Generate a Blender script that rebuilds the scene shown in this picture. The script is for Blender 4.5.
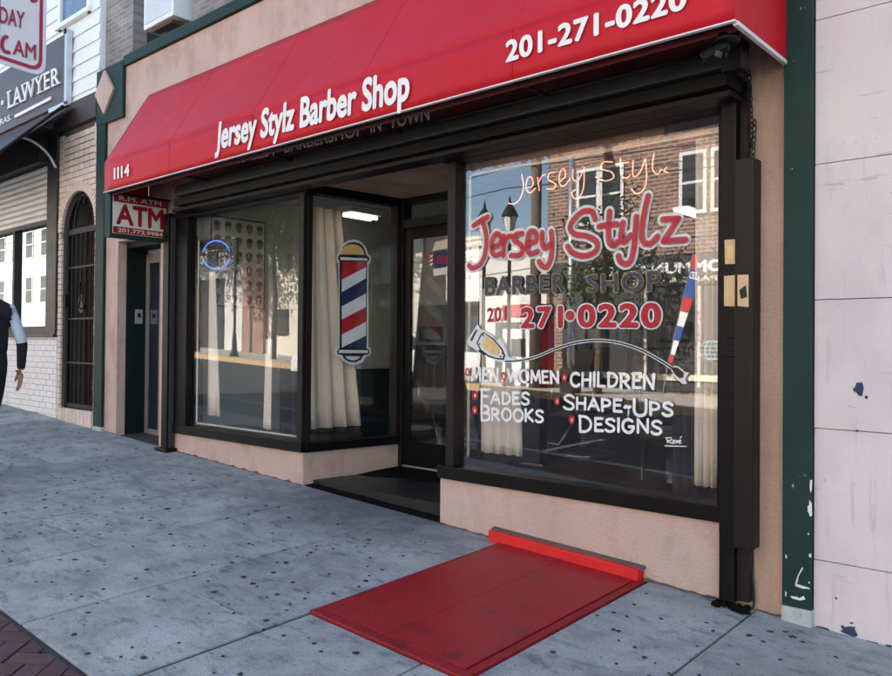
import bpy, bmesh, math, random
from mathutils import Vector, Matrix, noise
random.seed(7)
R = math.radians
S = bpy.context.scene
for o in list(bpy.data.objects): bpy.data.objects.remove(o)
# ------------------------------------------------------------------ camera (facade = plane y 0, street towards -y, metres)
PW, PH, F = 892.0, 676.0, 783.291
YAW, PITCH, ROLL = 0.7291048, 0.01026985, 0.00843371
CAM = Vector((0.0, -4.0, 1.55))
fwd = Vector((-math.sin(YAW)*math.cos(PITCH), math.cos(YAW)*math.cos(PITCH), math.sin(PITCH)))
rgt = Vector((math.cos(YAW), math.sin(YAW), 0)); upv = rgt.cross(fwd)
rgt, upv = rgt*math.cos(ROLL)+upv*math.sin(ROLL), upv*math.cos(ROLL)-rgt*math.sin(ROLL)
cd = bpy.data.cameras.new('camera'); cam = bpy.data.objects.new('camera', cd); S.collection.objects.link(cam)
cam.matrix_world = Matrix(((rgt.x, upv.x, -fwd.x, CAM.x), (rgt.y, upv.y, -fwd.y, CAM.y), (rgt.z, upv.z, -fwd.z, CAM.z), (0, 0, 0, 1)))
cd.sensor_width = 36; cd.lens = 36*F/PW; cd.clip_start = .05; cd.clip_end = 2000
S.camera = cam
# ------------------------------------------------------------------ sky, sun, exposure
SUN_EL, SUN_AZ = R(33), R(-16)          # azimuth from +y (behind the shops), negative = towards -x
W = bpy.data.worlds.new('World'); S.world = W; W.use_nodes = True
nt = W.node_tree; nt.nodes.clear()
sky = nt.nodes.new('ShaderNodeTexSky'); sky.sky_type = 'NISHITA'; sky.sun_disc = False
sky.sun_elevation = SUN_EL; sky.sun_rotation = SUN_AZ
bg = nt.nodes.new('ShaderNodeBackground'); bg.inputs[1].default_value = 0.095
wo = nt.nodes.new('ShaderNodeOutputWorld')
nt.links.new(sky.outputs[0], bg.inputs[0]); nt.links.new(bg.outputs[0], wo.inputs[0])
sl = bpy.data.lights.new('sun', 'SUN'); sl.energy = 5.0; sl.angle = R(.5); sl.color = (1, .94, .84)
so = bpy.data.objects.new('sun', sl); S.collection.objects.link(so)
sd = Vector((math.sin(SUN_AZ)*math.cos(SUN_EL), math.cos(SUN_AZ)*math.cos(SUN_EL), math.sin(SUN_EL)))
so.rotation_euler = sd.to_track_quat('Z', 'Y').to_euler(); so.location = (0, 20, 30)
S.view_settings.view_transform = 'Standard'; S.view_settings.look = 'None'
S.view_settings.exposure = 2.45; S.view_settings.gamma = 1
S.render.engine = 'CYCLES'
S.cycles.max_bounces = 8; S.cycles.transparent_max_bounces = 24

# ------------------------------------------------------------------ pixel -> place
def ray(x, y): return rgt*((x-PW/2)/F) - upv*((y-PH/2)/F) + fwd
def P(x, y, Y=0.0):
    d = ray(x, y); return CAM + d*((Y-CAM.y)/d.y)
def PX(x, y, X):
    d = ray(x, y); return CAM + d*((X-CAM.x)/d.x)
def PPl(x, y, p0, n):
    d = ray(x, y); return CAM + d*((p0-CAM).dot(n)/d.dot(n))
def G(x, y): return .169-.0455*x+.04*y
def PG(x, y):
    d = ray(x, y); t = (.169-.0455*CAM.x+.04*CAM.y-CAM.z)/(d.z+.0455*d.x-.04*d.y); return CAM+d*t
def GR(x): return .169-.0455*x-.16-.13            # road surface
# ------------------------------------------------------------------ materials
MATS = {}
def mat(name, col, rough=.6, metal=0., var=.12, scale=3., bump=0., bscale=60., spots=None, rnd=0., coat=0., spec=None, ior=None, stretch=None, fine=0.):
    if name in MATS: return MATS[name]
    m = bpy.data.materials.new(name); m.use_nodes = True; MATS[name] = m
    n = m.node_tree.nodes; l = m.node_tree.links; b = n['Principled BSDF']
    b.inputs['Roughness'].default_value = rough; b.inputs['Metallic'].default_value = metal
    if coat: b.inputs['Coat Weight'].default_value = coat
    if spec is not None: b.inputs['Specular IOR Level'].default_value = spec
    tc = n.new('ShaderNodeTexCoord'); mp = n.new('ShaderNodeMapping'); l.new(tc.outputs['Object'], mp.inputs[0])
    if stretch: mp.inputs['Scale'].default_value = stretch
    base = None
    def noise_n(sc, det=6, ro=.6):
        t = n.new('ShaderNodeTexNoise'); t.inputs['Scale'].default_value = sc; t.inputs['Detail'].default_value = det; t.inputs['Roughness'].default_value = ro
        l.new(mp.outputs[0], t.inputs['Vector']); return t
    def ramp(src, a, b_, ca, cb):
        r = n.new('ShaderNodeValToRGB'); r.color_ramp.elements[0].position = a; r.color_ramp.elements[1].position = b_
        r.color_ramp.elements[0].color = (*ca, 1); r.color_ramp.elements[1].color = (*cb, 1); l.new(src, r.inputs[0]); return r
    c = Vector(col)
    if var:
        t = noise_n(scale); r = ramp(t.outputs['Fac'], .3, .7, c*(1-var), tuple(min(1, v) for v in c*(1+var))); base = r.outputs[0]
    else:
        rr = n.new('ShaderNodeRGB'); rr.outputs[0].default_value = (*col, 1); base = rr.outputs[0]
    def mul(a, f_out, amount_col):
        mx = n.new('ShaderNodeMix'); mx.data_type = 'RGBA'; mx.blend_type = 'MIX'
        l.new(f_out, mx.inputs[0]); l.new(a, mx.inputs[6]); mx.inputs[7].default_value = (*amount_col, 1); return mx.outputs[2]
    if fine:
        t = noise_n(140, 3, .7); r = ramp(t.outputs['Fac'], .25, .75, (1-fine,)*3, (1+fine,)*3)
        mx = n.new('ShaderNodeMix'); mx.data_type = 'RGBA'; mx.blend_type = 'MULTIPLY'; mx.inputs[0].default_value = 1
        l.new(base, mx.inputs[6]); l.new(r.outputs[0], mx.inputs[7]); base = mx.outputs[2]
    for sp in (spots or []):       # (colour, scale, threshold lo, hi, strength, stretch)
        colr, sc, lo, hi, st = sp[:5]
        t = n.new('ShaderNodeTexNoise'); t.inputs['Scale'].default_value = sc; t.inputs['Detail'].default_value = 8; t.inputs['Roughness'].default_value = .65
        if len(sp) > 5:
            m2 = n.new('ShaderNodeMapping'); m2.inputs['Scale'].default_value = sp[5]; m2.inputs['Location'].default_value = (3.1, 7.7, 1.3)
            l.new(tc.outputs['Object'], m2.inputs[0]); l.new(m2.outputs[0], t.inputs['Vector'])
        else: l.new(mp.outputs[0], t.inputs['Vector'])
        r = ramp(t.outputs['Fac'], lo, hi, (0, 0, 0), (st, st, st)); base = mul(base, r.outputs[0], colr)
    if rnd:
        oi = n.new('ShaderNodeObjectInfo'); h = n.new('ShaderNodeHueSaturation')
        mr = n.new('ShaderNodeMapRange'); mr.inputs[3].default_value = 1-rnd; mr.inputs[4].default_value = 1+rnd
        l.new(oi.outputs['Random'], mr.inputs[0]); l.new(mr.outputs[0], h.inputs['Value']); l.new(base, h.inputs['Color']); base = h.outputs[0]
    l.new(base, b.inputs['Base Color'])
    if bump:
        t = noise_n(bscale, 8, .65); bp = n.new('ShaderNodeBump'); bp.inputs['Strength'].default_value = bump; bp.inputs['Distance'].default_value = .02
        l.new(t.outputs['Fac'], bp.inputs['Height']); l.new(bp.outputs[0], b.inputs['Normal'])
        t2 = noise_n(scale*2.3, 5); mr = n.new('ShaderNodeMapRange'); mr.inputs[3].default_value = max(.05, rough-.12); mr.inputs[4].default_value = min(1, rough+.12)
        l.new(t2.outputs['Fac'], mr.inputs[0]); l.new(mr.outputs[0], b.inputs['Roughness'])
    return m
def emis(name, col, st, base=(.8, .8, .8)):
    m = bpy.data.materials.new(name); m.use_nodes = True; b = m.node_tree.nodes['Principled BSDF']
    b.inputs['Base Color'].default_value = (*base, 1); b.inputs['Emission Color'].default_value = (*col, 1); b.inputs['Emission Strength'].default_value = st
    MATS[name] = m; return m
def glass(name, f0=.05, tint=(1, 1, 1), dirt=.03):
    m = bpy.data.materials.new(name); m.use_nodes = True; n = m.node_tree.nodes; l = m.node_tree.links; n.clear()
    out = n.new('ShaderNodeOutputMaterial'); tr = n.new('ShaderNodeBsdfTransparent'); tr.inputs[0].default_value = (*tint, 1)
    gl = n.new('ShaderNodeBsdfGlossy'); gl.inputs['Roughness'].default_value = 0.0
    lw = n.new('ShaderNodeLayerWeight'); lw.inputs[0].default_value = .5
    pw = n.new('ShaderNodeMath'); pw.operation = 'POWER'; pw.inputs[1].default_value = 5; l.new(lw.outputs['Facing'], pw.inputs[0])
    mr = n.new('ShaderNodeMath'); mr.operation = 'MULTIPLY_ADD'; mr.inputs[1].default_value = 1-f0; mr.inputs[2].default_value = f0; l.new(pw.outputs[0], mr.inputs[0])
    mx = n.new('ShaderNodeMixShader'); l.new(mr.outputs[0], mx.inputs[0]); l.new(tr.outputs[0], mx.inputs[1]); l.new(gl.outputs[0], mx.inputs[2])
    # thin film of dust
    df = n.new('ShaderNodeBsdfDiffuse'); df.inputs[0].default_value = (.5, .5, .5, 1)
    tc = n.new('ShaderNodeTexCoord'); ns = n.new('ShaderNodeTexNoise'); ns.inputs['Scale'].default_value = 4; ns.inputs['Detail'].default_value = 8
    l.new(tc.outputs['Object'], ns.inputs['Vector']); r = n.new('ShaderNodeMapRange'); r.inputs[1].default_value = .35; r.inputs[2].default_value = .8; r.inputs[3].default_value = 0; r.inputs[4].default_value = dirt
    l.new(ns.outputs['Fac'], r.inputs[0]); m2 = n.new('ShaderNodeMixShader'); l.new(r.outputs[0], m2.inputs[0]); l.new(mx.outputs[0], m2.inputs[1]); l.new(df.outputs[0], m2.inputs[2])
    # slight waviness of old float glass
    nw = n.new('ShaderNodeTexNoise'); nw.inputs['Scale'].default_value = 1.3; nw.inputs['Detail'].default_value = 1; l.new(tc.outputs['Object'], nw.inputs['Vector'])
    bp = n.new('ShaderNodeBump'); bp.inputs['Strength'].default_value = .006; bp.inputs['Distance'].default_value = .05; l.new(nw.outputs['Fac'], bp.inputs['Height']); l.new(bp.outputs[0], gl.inputs['Normal'])
    l.new(m2.outputs[0], out.inputs[0]); MATS[name] = m; return m
def brickmat(name, c1, c2, mortar, bw=.21, bh=.07, ms=.008, bump=.6, axis='XZ', rough=.8):
    m = bpy.data.materials.new(name); m.use_nodes = True; n = m.node_tree.nodes; l = m.node_tree.links; b = n['Principled BSDF']; b.inputs['Roughness'].default_value = rough
    tc = n.new('ShaderNodeTexCoord'); sp = n.new('ShaderNodeSeparateXYZ'); cb = n.new('ShaderNodeCombineXYZ'); l.new(tc.outputs['Object'], sp.inputs[0])
    l.new(sp.outputs[0], cb.inputs[0]); l.new(sp.outputs[2], cb.inputs[1])
    br = n.new('ShaderNodeTexBrick'); br.inputs['Scale'].default_value = 1; br.inputs['Brick Width'].default_value = bw; br.inputs['Row Height'].default_value = bh; br.inputs['Mortar Size'].default_value = ms
    br.inputs['Color1'].default_value = (*c1, 1); br.inputs['Color2'].default_value = (*c2, 1); br.inputs['Mortar'].default_value = (*mortar, 1)
    l.new(cb.outputs[0], br.inputs[0])
    ns = n.new('ShaderNodeTexNoise'); ns.inputs['Scale'].default_value = 2.2; ns.inputs['Detail'].default_value = 8; l.new(tc.outputs['Object'], ns.inputs['Vector'])
    r = n.new('ShaderNodeMapRange'); r.inputs[1].default_value = .25; r.inputs[2].default_value = .75; r.inputs[3].default_value = .65; r.inputs[4].default_value = 1.25; l.new(ns.outputs['Fac'], r.inputs[0])
    mx = n.new('ShaderNodeMix'); mx.data_type = 'RGBA'; mx.blend_type = 'MULTIPLY'; mx.inputs[0].default_value = 1; l.new(br.outputs[0], mx.inputs[6]); l.new(r.outputs[0], mx.inputs[7]); l.new(mx.outputs[2], b.inputs['Base Color'])
    bp = n.new('ShaderNodeBump'); bp.inputs['Strength'].default_value = bump; bp.inputs['Distance'].default_value = .01; bp.invert = True; l.new(br.outputs['Fac'], bp.inputs['Height']); l.new(bp.outputs[0], b.inputs['Normal'])
    MATS[name] = m; return m

mat('concrete', (.365, .38, .37), .85, var=.2, scale=2.6, bump=.5, bscale=110, rnd=.13, fine=.34,
    spots=[((.13, .145, .15), 4.2, .45, .70, .62, (1, 1, 1)), ((.07, .075, .085), 13, .54, .66, .52, (.55, 1.3, 1)), ((.46, .48, .50), 10, .58, .72, .35, (1, 1, 1)), ((.06, .06, .07), 42, .60, .70, .75, (.7, 1.2, 1)), ((.05, .052, .06), 90, .66, .70, .7, (1, 1, 1))])
def foot_dirt():
    # trodden dirt fanning out from the shop entrance and along the shop front
    m = MATS['concrete']; n = m.node_tree.nodes; l = m.node_tree.links; b = n['Principled BSDF']; src = b.inputs['Base Color'].links[0].from_socket
    tc = n.new('ShaderNodeTexCoord'); mp = n.new('ShaderNodeMapping'); mp.inputs['Location'].default_value = (4.35*.62, .05*.95, 0); mp.inputs['Scale'].default_value = (.62, .95, .0); l.new(tc.outputs['Object'], mp.inputs[0])
    ln = n.new('ShaderNodeVectorMath'); ln.operation = 'LENGTH'; l.new(mp.outputs[0], ln.inputs[0])
    ns = n.new('ShaderNodeTexNoise'); ns.inputs['Scale'].default_value = 3.3; ns.inputs['Detail'].default_value = 9; ns.inputs['Roughness'].default_value = .7; l.new(tc.outputs['Object'], ns.inputs['Vector'])
    ad = n.new('ShaderNodeMath'); ad.operation = 'MULTIPLY_ADD'; ad.inputs[1].default_value = 1.1; l.new(ns.outputs['Fac'], ad.inputs[0]); l.new(ln.outputs['Value'], ad.inputs[2])
    mr = n.new('ShaderNodeMapRange'); mr.inputs[1].default_value = .75; mr.inputs[2].default_value = 1.45; mr.inputs[3].default_value = .72; mr.inputs[4].default_value = 0; l.new(ad.outputs[0], mr.inputs[0])
    mx = n.new('ShaderNodeMix'); mx.data_type = 'RGBA'; l.new(mr.outputs[0], mx.inputs[0]); l.new(src, mx.inputs[6]); mx.inputs[7].default_value = (.085, .085, .09, 1); l.new(mx.outputs[2], b.inputs['Base Color'])
foot_dirt()
mat('mortar', (.40, .42, .43), .9, var=.2, scale=20)
mat('joint_dark', (.035, .035, .04), .95)
mat('gum', (.025, .027, .032), .7, var=.3, scale=10)
mat('stucco', (.56, .405, .345), .9, var=.09, scale=1.7, bump=.55, bscale=55, fine=.08,
    spots=[((.37, .23, .18), 3.2, .48, .70, .7, (1, 1, .6)), ((.22, .15, .12), 30, .66, .74, .5, (1, 1, 1)), ((.66, .52, .45), 5, .60, .75, .35, (1, 1, .4))])
mat('stucco_rust', (.50, .33, .25), .9, var=.10, scale=1.7, bump=.55, bscale=55, fine=.08,
    spots=[((.30, .175, .12), 2.2, .45, .7, .75, (1.5, 1, .35)), ((.18, .12, .09), 30, .66, .74, .5, (1, 1, 1))])
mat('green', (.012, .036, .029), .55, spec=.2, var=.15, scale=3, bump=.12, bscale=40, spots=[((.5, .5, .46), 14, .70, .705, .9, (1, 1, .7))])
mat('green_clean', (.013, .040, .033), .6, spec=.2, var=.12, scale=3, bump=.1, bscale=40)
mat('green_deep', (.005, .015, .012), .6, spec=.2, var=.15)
mat('black_metal', (.0045, .0042, .0042), .42, var=.3, scale=5, bump=.06, bscale=30, spec=.18, spots=[((.02, .018, .016), 7, .55, .8, .4, (1, 1, .3))])
mat('bronze_metal', (.013, .010, .0095), .45, var=.25, scale=4, bump=.05, bscale=30, spec=.22)
mat('grey_metal', (.019, .020, .020), .5, spec=.3, var=.25, scale=6, bump=.05, bscale=30, spots=[((.03, .03, .03), 5, .5, .7, .6, (.4, 1, 3))])
mat('steel', (.5, .5, .5), .3, metal=1, var=.1)
mat('alu_dark', (.028, .028, .03), .6)
mat('alu', (.55, .57, .6), .4, metal=.8, var=.1)
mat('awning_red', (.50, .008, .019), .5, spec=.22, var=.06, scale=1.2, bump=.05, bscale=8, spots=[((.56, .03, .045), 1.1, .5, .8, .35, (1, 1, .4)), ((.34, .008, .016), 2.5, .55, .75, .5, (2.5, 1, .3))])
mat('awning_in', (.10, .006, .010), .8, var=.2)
mat('white_trim', (.7, .68, .66), .5, var=.1)
mat('white_letter', (.80, .79, .77), .5, var=.03)
mat('paint_white', (.84, .84, .82), .6, var=.05, scale=12)
mat('paint_red', (.46, .012, .022), .6, var=.08, scale=12)
mat('paint_grey', (.05, .058, .08), .6, var=.1, scale=12)
mat('paint_gold', (.62, .47, .2), .6, var=.1, scale=12)
mat('paint_tan', (.75, .5, .2), .6, var=.08, scale=8)
mat('paint_black', (.012, .012, .014), .5, var=.1)
mat('paint_blue', (.012, .03, .11), .5, var=.1)
mat('outline_white', (.74, .77, .78), .6, var=.05, scale=12)
mat('hatch_frame', (.27, .008, .013), .5, var=.2, scale=6, bump=.1, spots=[((.05, .012, .012), 7, .55, .7, .7, (1, 1, 1))])
mat('kerb_red', (.62, .010, .008), .55, var=.1, scale=8, bump=.15, bscale=30, spots=[((.25, .01, .01), 12, .6, .7, .6, (1, 1, 1))])
mat('mat_black', (.006, .006, .006), .95, spec=.08, var=.4, scale=30, bump=.4, bscale=150)
mat('panel_white', (.66, .585, .575), .7, var=.05, scale=1.4, bump=.08, bscale=30,
    spots=[((.50, .44, .44), 2.2, .47, .72, .65, (1, 1, .5)), ((.22, .21, .24), 20, .66, .72, .6, (1, 1, 1)), ((.38, .34, .34), 7, .58, .68, .45, (3, 1, .25)), ((.30, .28, .29), 5, .63, .67, .5, (.4, 1, 4))])
mat('chip_blue', (.02, .04, .09), .8, var=.3, scale=30)
mat('siding', (.80, .83, .83), .5, var=.03, scale=2, bump=.03)
mat('brown', (.040, .025, .024), .6, var=.15, bump=.05)
mat('brown_post', (.022, .014, .013), .5, var=.2, bump=.05)
mat('sign_brown', (.055, .040, .044), .45, var=.08)
mat('white_brick', (.78, .74, .70), .7, var=.05, scale=4, bump=.1, rnd=.06)
mat('cream_brick', (.62, .50, .42), .8, var=.10, scale=6, bump=.2, bscale=60, rnd=.1)
mat('grime', (.11, .10, .095), .95, var=.4, scale=30, bump=.4)
mat('mortar_dark', (.10, .085, .075), .95)
mat('iron', (.004, .0045, .005), .5, var=.3, spec=.3)
mat('dark_wood', (.05, .018, .014), .6, var=.3, stretch=(8, 8, .6))
mat('curtain', (.78, .69, .59), .9, var=.06, scale=3, bump=.15, bscale=200)
mat('curtain_warm', (.74, .60, .47), .9, var=.08, scale=3, bump=.15, bscale=200)
mat('curtain_dark', (.018, .017, .02), .9, var=.2, scale=3, bump=.15, bscale=200)
mat('door_paint', (.20, .185, .165), .6, var=.12, scale=5)
mat('int_wall', (.42, .44, .40), .85, var=.06)
mat('int_dark', (.10, .085, .08), .8, var=.2)
mat('int_floor', (.012, .012, .013), .4, var=.2)
mat('int_ceiling', (.55, .55, .53), .9, var=.05)
mat('counter_green', (.03, .04, .04), .25, var=.1)
mat('leather', (.014, .013, .014), .35, var=.2, bump=.1, bscale=80)
mat('asphalt', (.036, .036, .038), .9, var=.2, scale=1.5, bump=.4, bscale=90, spots=[((.055, .055, .058), 1, .5, .7, .6, (1, .3, 1))])
mat('line_white', (.7, .7, .68), .8, var=.15, scale=8)
mat('far_walk', (.45, .41, .36), .9, var=.12, scale=1.5, bump=.2)
mat('far_kerb', (.50, .34, .17), .8, var=.15, scale=3)
mat('far_white', (.62, .60, .57), .8, var=.06, scale=.8, bump=.1)
mat('far_cream', (.66, .60, .50), .8, var=.08, scale=.8, bump=.1)
mat('far_dark', (.03, .03, .032), .5, var=.3)
mat('trunk', (.10, .075, .055), .9, var=.3, scale=8, bump=.5, bscale=25)
mat('pole_wood', (.13, .09, .065), .9, var=.25, scale=4, bump=.3, stretch=(6, 6, .5))
mat('leaf', (.055, .085, .025), .6, var=.45, scale=2.5)
mat('skin', (.36, .2, .14), .6, var=.05)
mat('cloth_black', (.012, .012, .014), .9, var=.2, bump=.2, bscale=60)
mat('cloth_light', (.55, .62, .70), .9, var=.06, bump=.2, bscale=60)
mat('paver', (.095, .045, .043), .85, var=.25, scale=9, bump=.3, bscale=90, rnd=.22)
mat('sticker_orange', (.62, .42, .22), .6, var=.12, scale=15)
mat('sign_white', (.72, .71, .70), .5, var=.05, spots=[((.4, .36, .34), 30, .68, .74, .5, (1, 1, 1))])
mat('sign_red', (.36, .012, .05), .5, var=.08)
mat('atm_red', (.30, .008, .012), .45, var=.05)
mat('atm_white', (.72, .69, .66), .45, var=.05)
mat('car_white', (.75, .75, .74), .25, var=.02, coat=.6)
mat('rubber', (.02, .02, .02), .8)
mat('cream_tube', (.70, .62, .46), .4, var=.05)
mat('globe_blue', (.25, .6, .72), .5); mat('flag_red', (.55, .02, .03), .7); mat('flag_blue', (.02, .07, .3), .7); mat('flag_white', (.8, .8, .8), .7)
mat('poster_paper', (.6, .58, .56), .6, var=.08); mat('head_skin', (.22, .13, .09), .6, var=.2); mat('head_hair', (.02, .017, .016), .6)
mat('ac_white', (.62, .66, .70), .5, var=.08, spots=[((.25, .24, .22), 12, .66, .7, .7, (1, 1, 1))])
mat('glass_dark', (.02, .025, .03), .06, var=.2)
mat('glass_sky', (.10, .17, .24), .05, var=.2)
glass('glass', .10, dirt=.010); glass('glass_left', .07, dirt=.008); glass('glass_side', .035, dirt=.010)
brickmat('brick_upper', (.30, .28, .26), (.19, .17, .16), (.33, .31, .29), .17, .052, .007)
brickmat('brick_red', (.25, .095, .06), (.11, .05, .04), (.30, .26, .22), .28, .10, .018)
brickmat('brick_red2', (.36, .15, .10), (.26, .10, .07), (.36, .30, .25), .24, .085, .014)
for k_, a_ in (('paint_white', .93), ('paint_red', .86), ('paint_grey', .78), ('paint_gold', .8), ('outline_white', .84), ('paint_tan', .92)):
    m_ = MATS[k_].copy(); MATS['glass_'+k_] = m_; n_ = m_.node_tree.nodes; t_ = n_.new('ShaderNodeTexNoise'); t_.inputs['Scale'].default_value = 22; t_.inputs['Detail'].default_value = 5
    r_ = n_.new('ShaderNodeMapRange'); r_.inputs[1].default_value = .3; r_.inputs[2].default_value = .7; r_.inputs[3].default_value = a_-.1; r_.inputs[4].default_value = min(1, a_+.08)
    c_ = n_.new('ShaderNodeTexCoord'); m_.node_tree.links.new(c_.outputs['Object'], t_.inputs['Vector']); m_.node_tree.links.new(t_.outputs['Fac'], r_.inputs[0]); m_.node_tree.links.new(r_.outputs[0], n_['Principled BSDF'].inputs['Alpha'])
# diamond plate: painted red steel with a lozenge tread in fine relief
def hatchmat():
    m = mat('hatch_red', (.33, .009, .015), .38, var=.14, scale=3, spots=[((.06, .012, .014), 5, .56, .72, .75, (1, 1, 1)), ((.09, .012, .014), 25, .64, .7, .6, (1, 1, 1))])
    n = m.node_tree.nodes; l = m.node_tree.links; b = n['Principled BSDF']
    tc = n.new('ShaderNodeTexCoord'); hs = []
    for rot, off in ((45, 0), (-45, .5)):
        mp = n.new('ShaderNodeMapping'); mp.inputs['Rotation'].default_value = (0, 0, R(rot)); mp.inputs['Scale'].default_value = (38, 38, 38); l.new(tc.outputs['Object'], mp.inputs[0])
        sp = n.new('ShaderNodeSeparateXYZ'); l.new(mp.outputs[0], sp.inputs[0]); vs = []
        for ax, wgt in ((0, 1.15), (1, 3.2)):
            fr = n.new('ShaderNodeMath'); fr.operation = 'FRACT'; ad = n.new('ShaderNodeMath'); ad.inputs[1].default_value = off; l.new(sp.outputs[ax], ad.inputs[0]); l.new(ad.outputs[0], fr.inputs[0])
            sb = n.new('ShaderNodeMath'); sb.operation = 'SUBTRACT'; sb.inputs[1].default_value = .5; l.new(fr.outputs[0], sb.inputs[0])
            mu = n.new('ShaderNodeMath'); mu.operation = 'MULTIPLY'; mu.inputs[1].default_value = wgt*2; l.new(sb.outputs[0], mu.inputs[0])
            sq = n.new('ShaderNodeMath'); sq.operation = 'POWER'; sq.inputs[1].default_value = 2; l.new(mu.outputs[0], sq.inputs[0]); vs.append(sq)
        a = n.new('ShaderNodeMath'); l.new(vs[0].outputs[0], a.inputs[0]); l.new(vs[1].outputs[0], a.inputs[1])
        s = n.new('ShaderNodeMath'); s.operation = 'SUBTRACT'; s.use_clamp = True; s.inputs[0].default_value = 1; l.new(a.outputs[0], s.inputs[1]); hs.append(s)
    mxm = n.new('ShaderNodeMath'); mxm.operation = 'MAXIMUM'; l.new(hs[0].outputs[0], mxm.inputs[0]); l.new(hs[1].outputs[0], mxm.inputs[1])
    bp = n.new('ShaderNodeBump'); bp.inputs['Strength'].default_value = .6; bp.inputs['Distance'].default_value = .003; l.new(mxm.outputs[0], bp.inputs['Height']); l.new(bp.outputs[0], b.inputs['Normal'])
hatchmat()
# ------------------------------------------------------------------ mesh building
COL = S.collection
class MB:
    def __init__(s): s.v = []; s.f = []; s.mi = []; s.cur = 0
    def add(s, vs, fs):
        k = len(s.v); s.v += [tuple(v) for v in vs]
        for f in fs: s.f.append([i+k for i in f]); s.mi.append(s.cur)
        return s
    def box(s, x0, x1, y0, y1, z0, z1):
        return s.add([(x0, y0, z0), (x1, y0, z0), (x1, y1, z0), (x0, y1, z0), (x0, y0, z1), (x1, y0, z1), (x1, y1, z1), (x0, y1, z1)],
                     [(0, 3, 2, 1), (4, 5, 6, 7), (0, 1, 5, 4), (1, 2, 6, 5), (2, 3, 7, 6), (3, 0, 4, 7)])
    def poly(s, pts): return s.add(pts, [tuple(range(len(pts)))])
    def prism(s, pts, vec):
        n = len(pts); v = Vector(vec); q = [Vector(p)+v for p in pts]
        return s.add(list(pts)+q, [tuple(reversed(range(n))), tuple(range(n, 2*n))]+[(i, (i+1) % n, n+(i+1) % n, n+i) for i in range(n)])
    def hexa(s, b, t):
        return s.add(list(b)+list(t), [(0, 3, 2, 1), (4, 5, 6, 7), (0, 1, 5, 4), (1, 2, 6, 5), (2, 3, 7, 6), (3, 0, 4, 7)])
    def tube(s, pts, r, n=8, caps=True, closed=False):
        pts = [Vector(p) for p in pts]; rings = []; up = None
        rr = r if isinstance(r, (list, tuple)) else [r]*len(pts)
        for i, p in enumerate(pts):
            if closed: d = pts[(i+1) % len(pts)]-pts[i-1]
            else: d = pts[min(i+1, len(pts)-1)]-pts[max(i-1, 0)]
            if d.length < 1e-9: d = Vector((0, 0, 1))
            d.normalize()
            if up is None:
                up = Vector((0, 0, 1)) if abs(d.z) < .9 else Vector((1, 0, 0))
            a = d.cross(up)
            if a.length < 1e-6: a = d.orthogonal()
            a.normalize(); up = a.cross(d)
            rings.append([p+(a*math.cos(2*math.pi*k/n)+up*math.sin(2*math.pi*k/n))*rr[i] for k in range(n)])
        k0 = len(pts); vs = [v for rg in rings for v in rg]; fs = []
        for i in range(k0 if closed else k0-1):
            j = (i+1) % k0
            for k in range(n): fs.append((i*n+k, i*n+(k+1) % n, j*n+(k+1) % n, j*n+k))
        if caps and not closed: fs += [tuple(reversed(range(n))), tuple(range((k0-1)*n, k0*n))]
        return s.add(vs, fs)
    def cyl(s, a, b, r, n=14): return s.tube([a, b], r, n)
    def lathe(s, c, prof, n=16):
        c = Vector(c); vs = [(c.x+r*math.cos(2*math.pi*k/n), c.y+r*math.sin(2*math.pi*k/n), c.z+z) for r, z in prof for k in range(n)]
        fs = [(i*n+k, i*n+(k+1) % n, (i+1)*n+(k+1) % n, (i+1)*n+k) for i in range(len(prof)-1) for k in range(n)]
        fs += [tuple(reversed(range(n))), tuple(range((len(prof)-1)*n, len(prof)*n))]
        return s.add(vs, fs)
    def build(s, name, m, parent=None, bevel=0, smooth=False, fixn=True):
        me = bpy.data.meshes.new(name); me.from_pydata(s.v, [], s.f)
        ms = m if isinstance(m, (list, tuple)) else [m]
        for k in ms: me.materials.append(MATS[k])
        if len(ms) > 1: me.polygons.foreach_set('material_index', s.mi)
        if fixn or bevel:
            bm = bmesh.new(); bm.from_mesh(me)
            if fixn: bmesh.ops.recalc_face_normals(bm, faces=bm.faces)
            if bevel: bmesh.ops.bevel(bm, geom=[e for e in bm.edges if e.is_manifold and e.calc_face_angle(0) > .5], offset=bevel, segments=2, affect='EDGES', profile=.6)
            bm.to_mesh(me); bm.free()
        if smooth: me.polygons.foreach_set('use_smooth', [True]*len(me.polygons))
        me.update()
        o = bpy.data.objects.new(name, me); COL.objects.link(o)
        if parent: o.parent = parent
        return o
def thing(name, label, cat, group=None):
    o = bpy.data.objects.new(name, None); COL.objects.link(o); o.empty_display_size = .2
    o['label'] = label; o['category'] = cat
    if group: o['group'] = group
    return o
def tag(o, label, cat, group=None):
    o['label'] = label; o['category'] = cat
    if group: o['group'] = group
    return o
def struct(o, kind='structure'): o['kind'] = kind; return o
def bx(name, m, parent, *a, bevel=0): return MB().box(*a).build(name, m, parent, bevel=bevel)
def smooth_path(pts, n=7):
    pts = [Vector(p) for p in pts]
    if len(pts) < 3: return pts
    out = []; q = [2*pts[0]-pts[1]]+pts+[2*pts[-1]-pts[-2]]
    for i in range(1, len(q)-2):
        for k in range(n):
            t = k/n; a, b, c, d = q[i-1], q[i], q[i+1], q[i+2]
            out.append(.5*((2*b)+(c-a)*t+(2*a-5*b+4*c-d)*t*t+(3*b-a-3*c+d)*t**3))
    return out+[pts[-1]]
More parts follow.
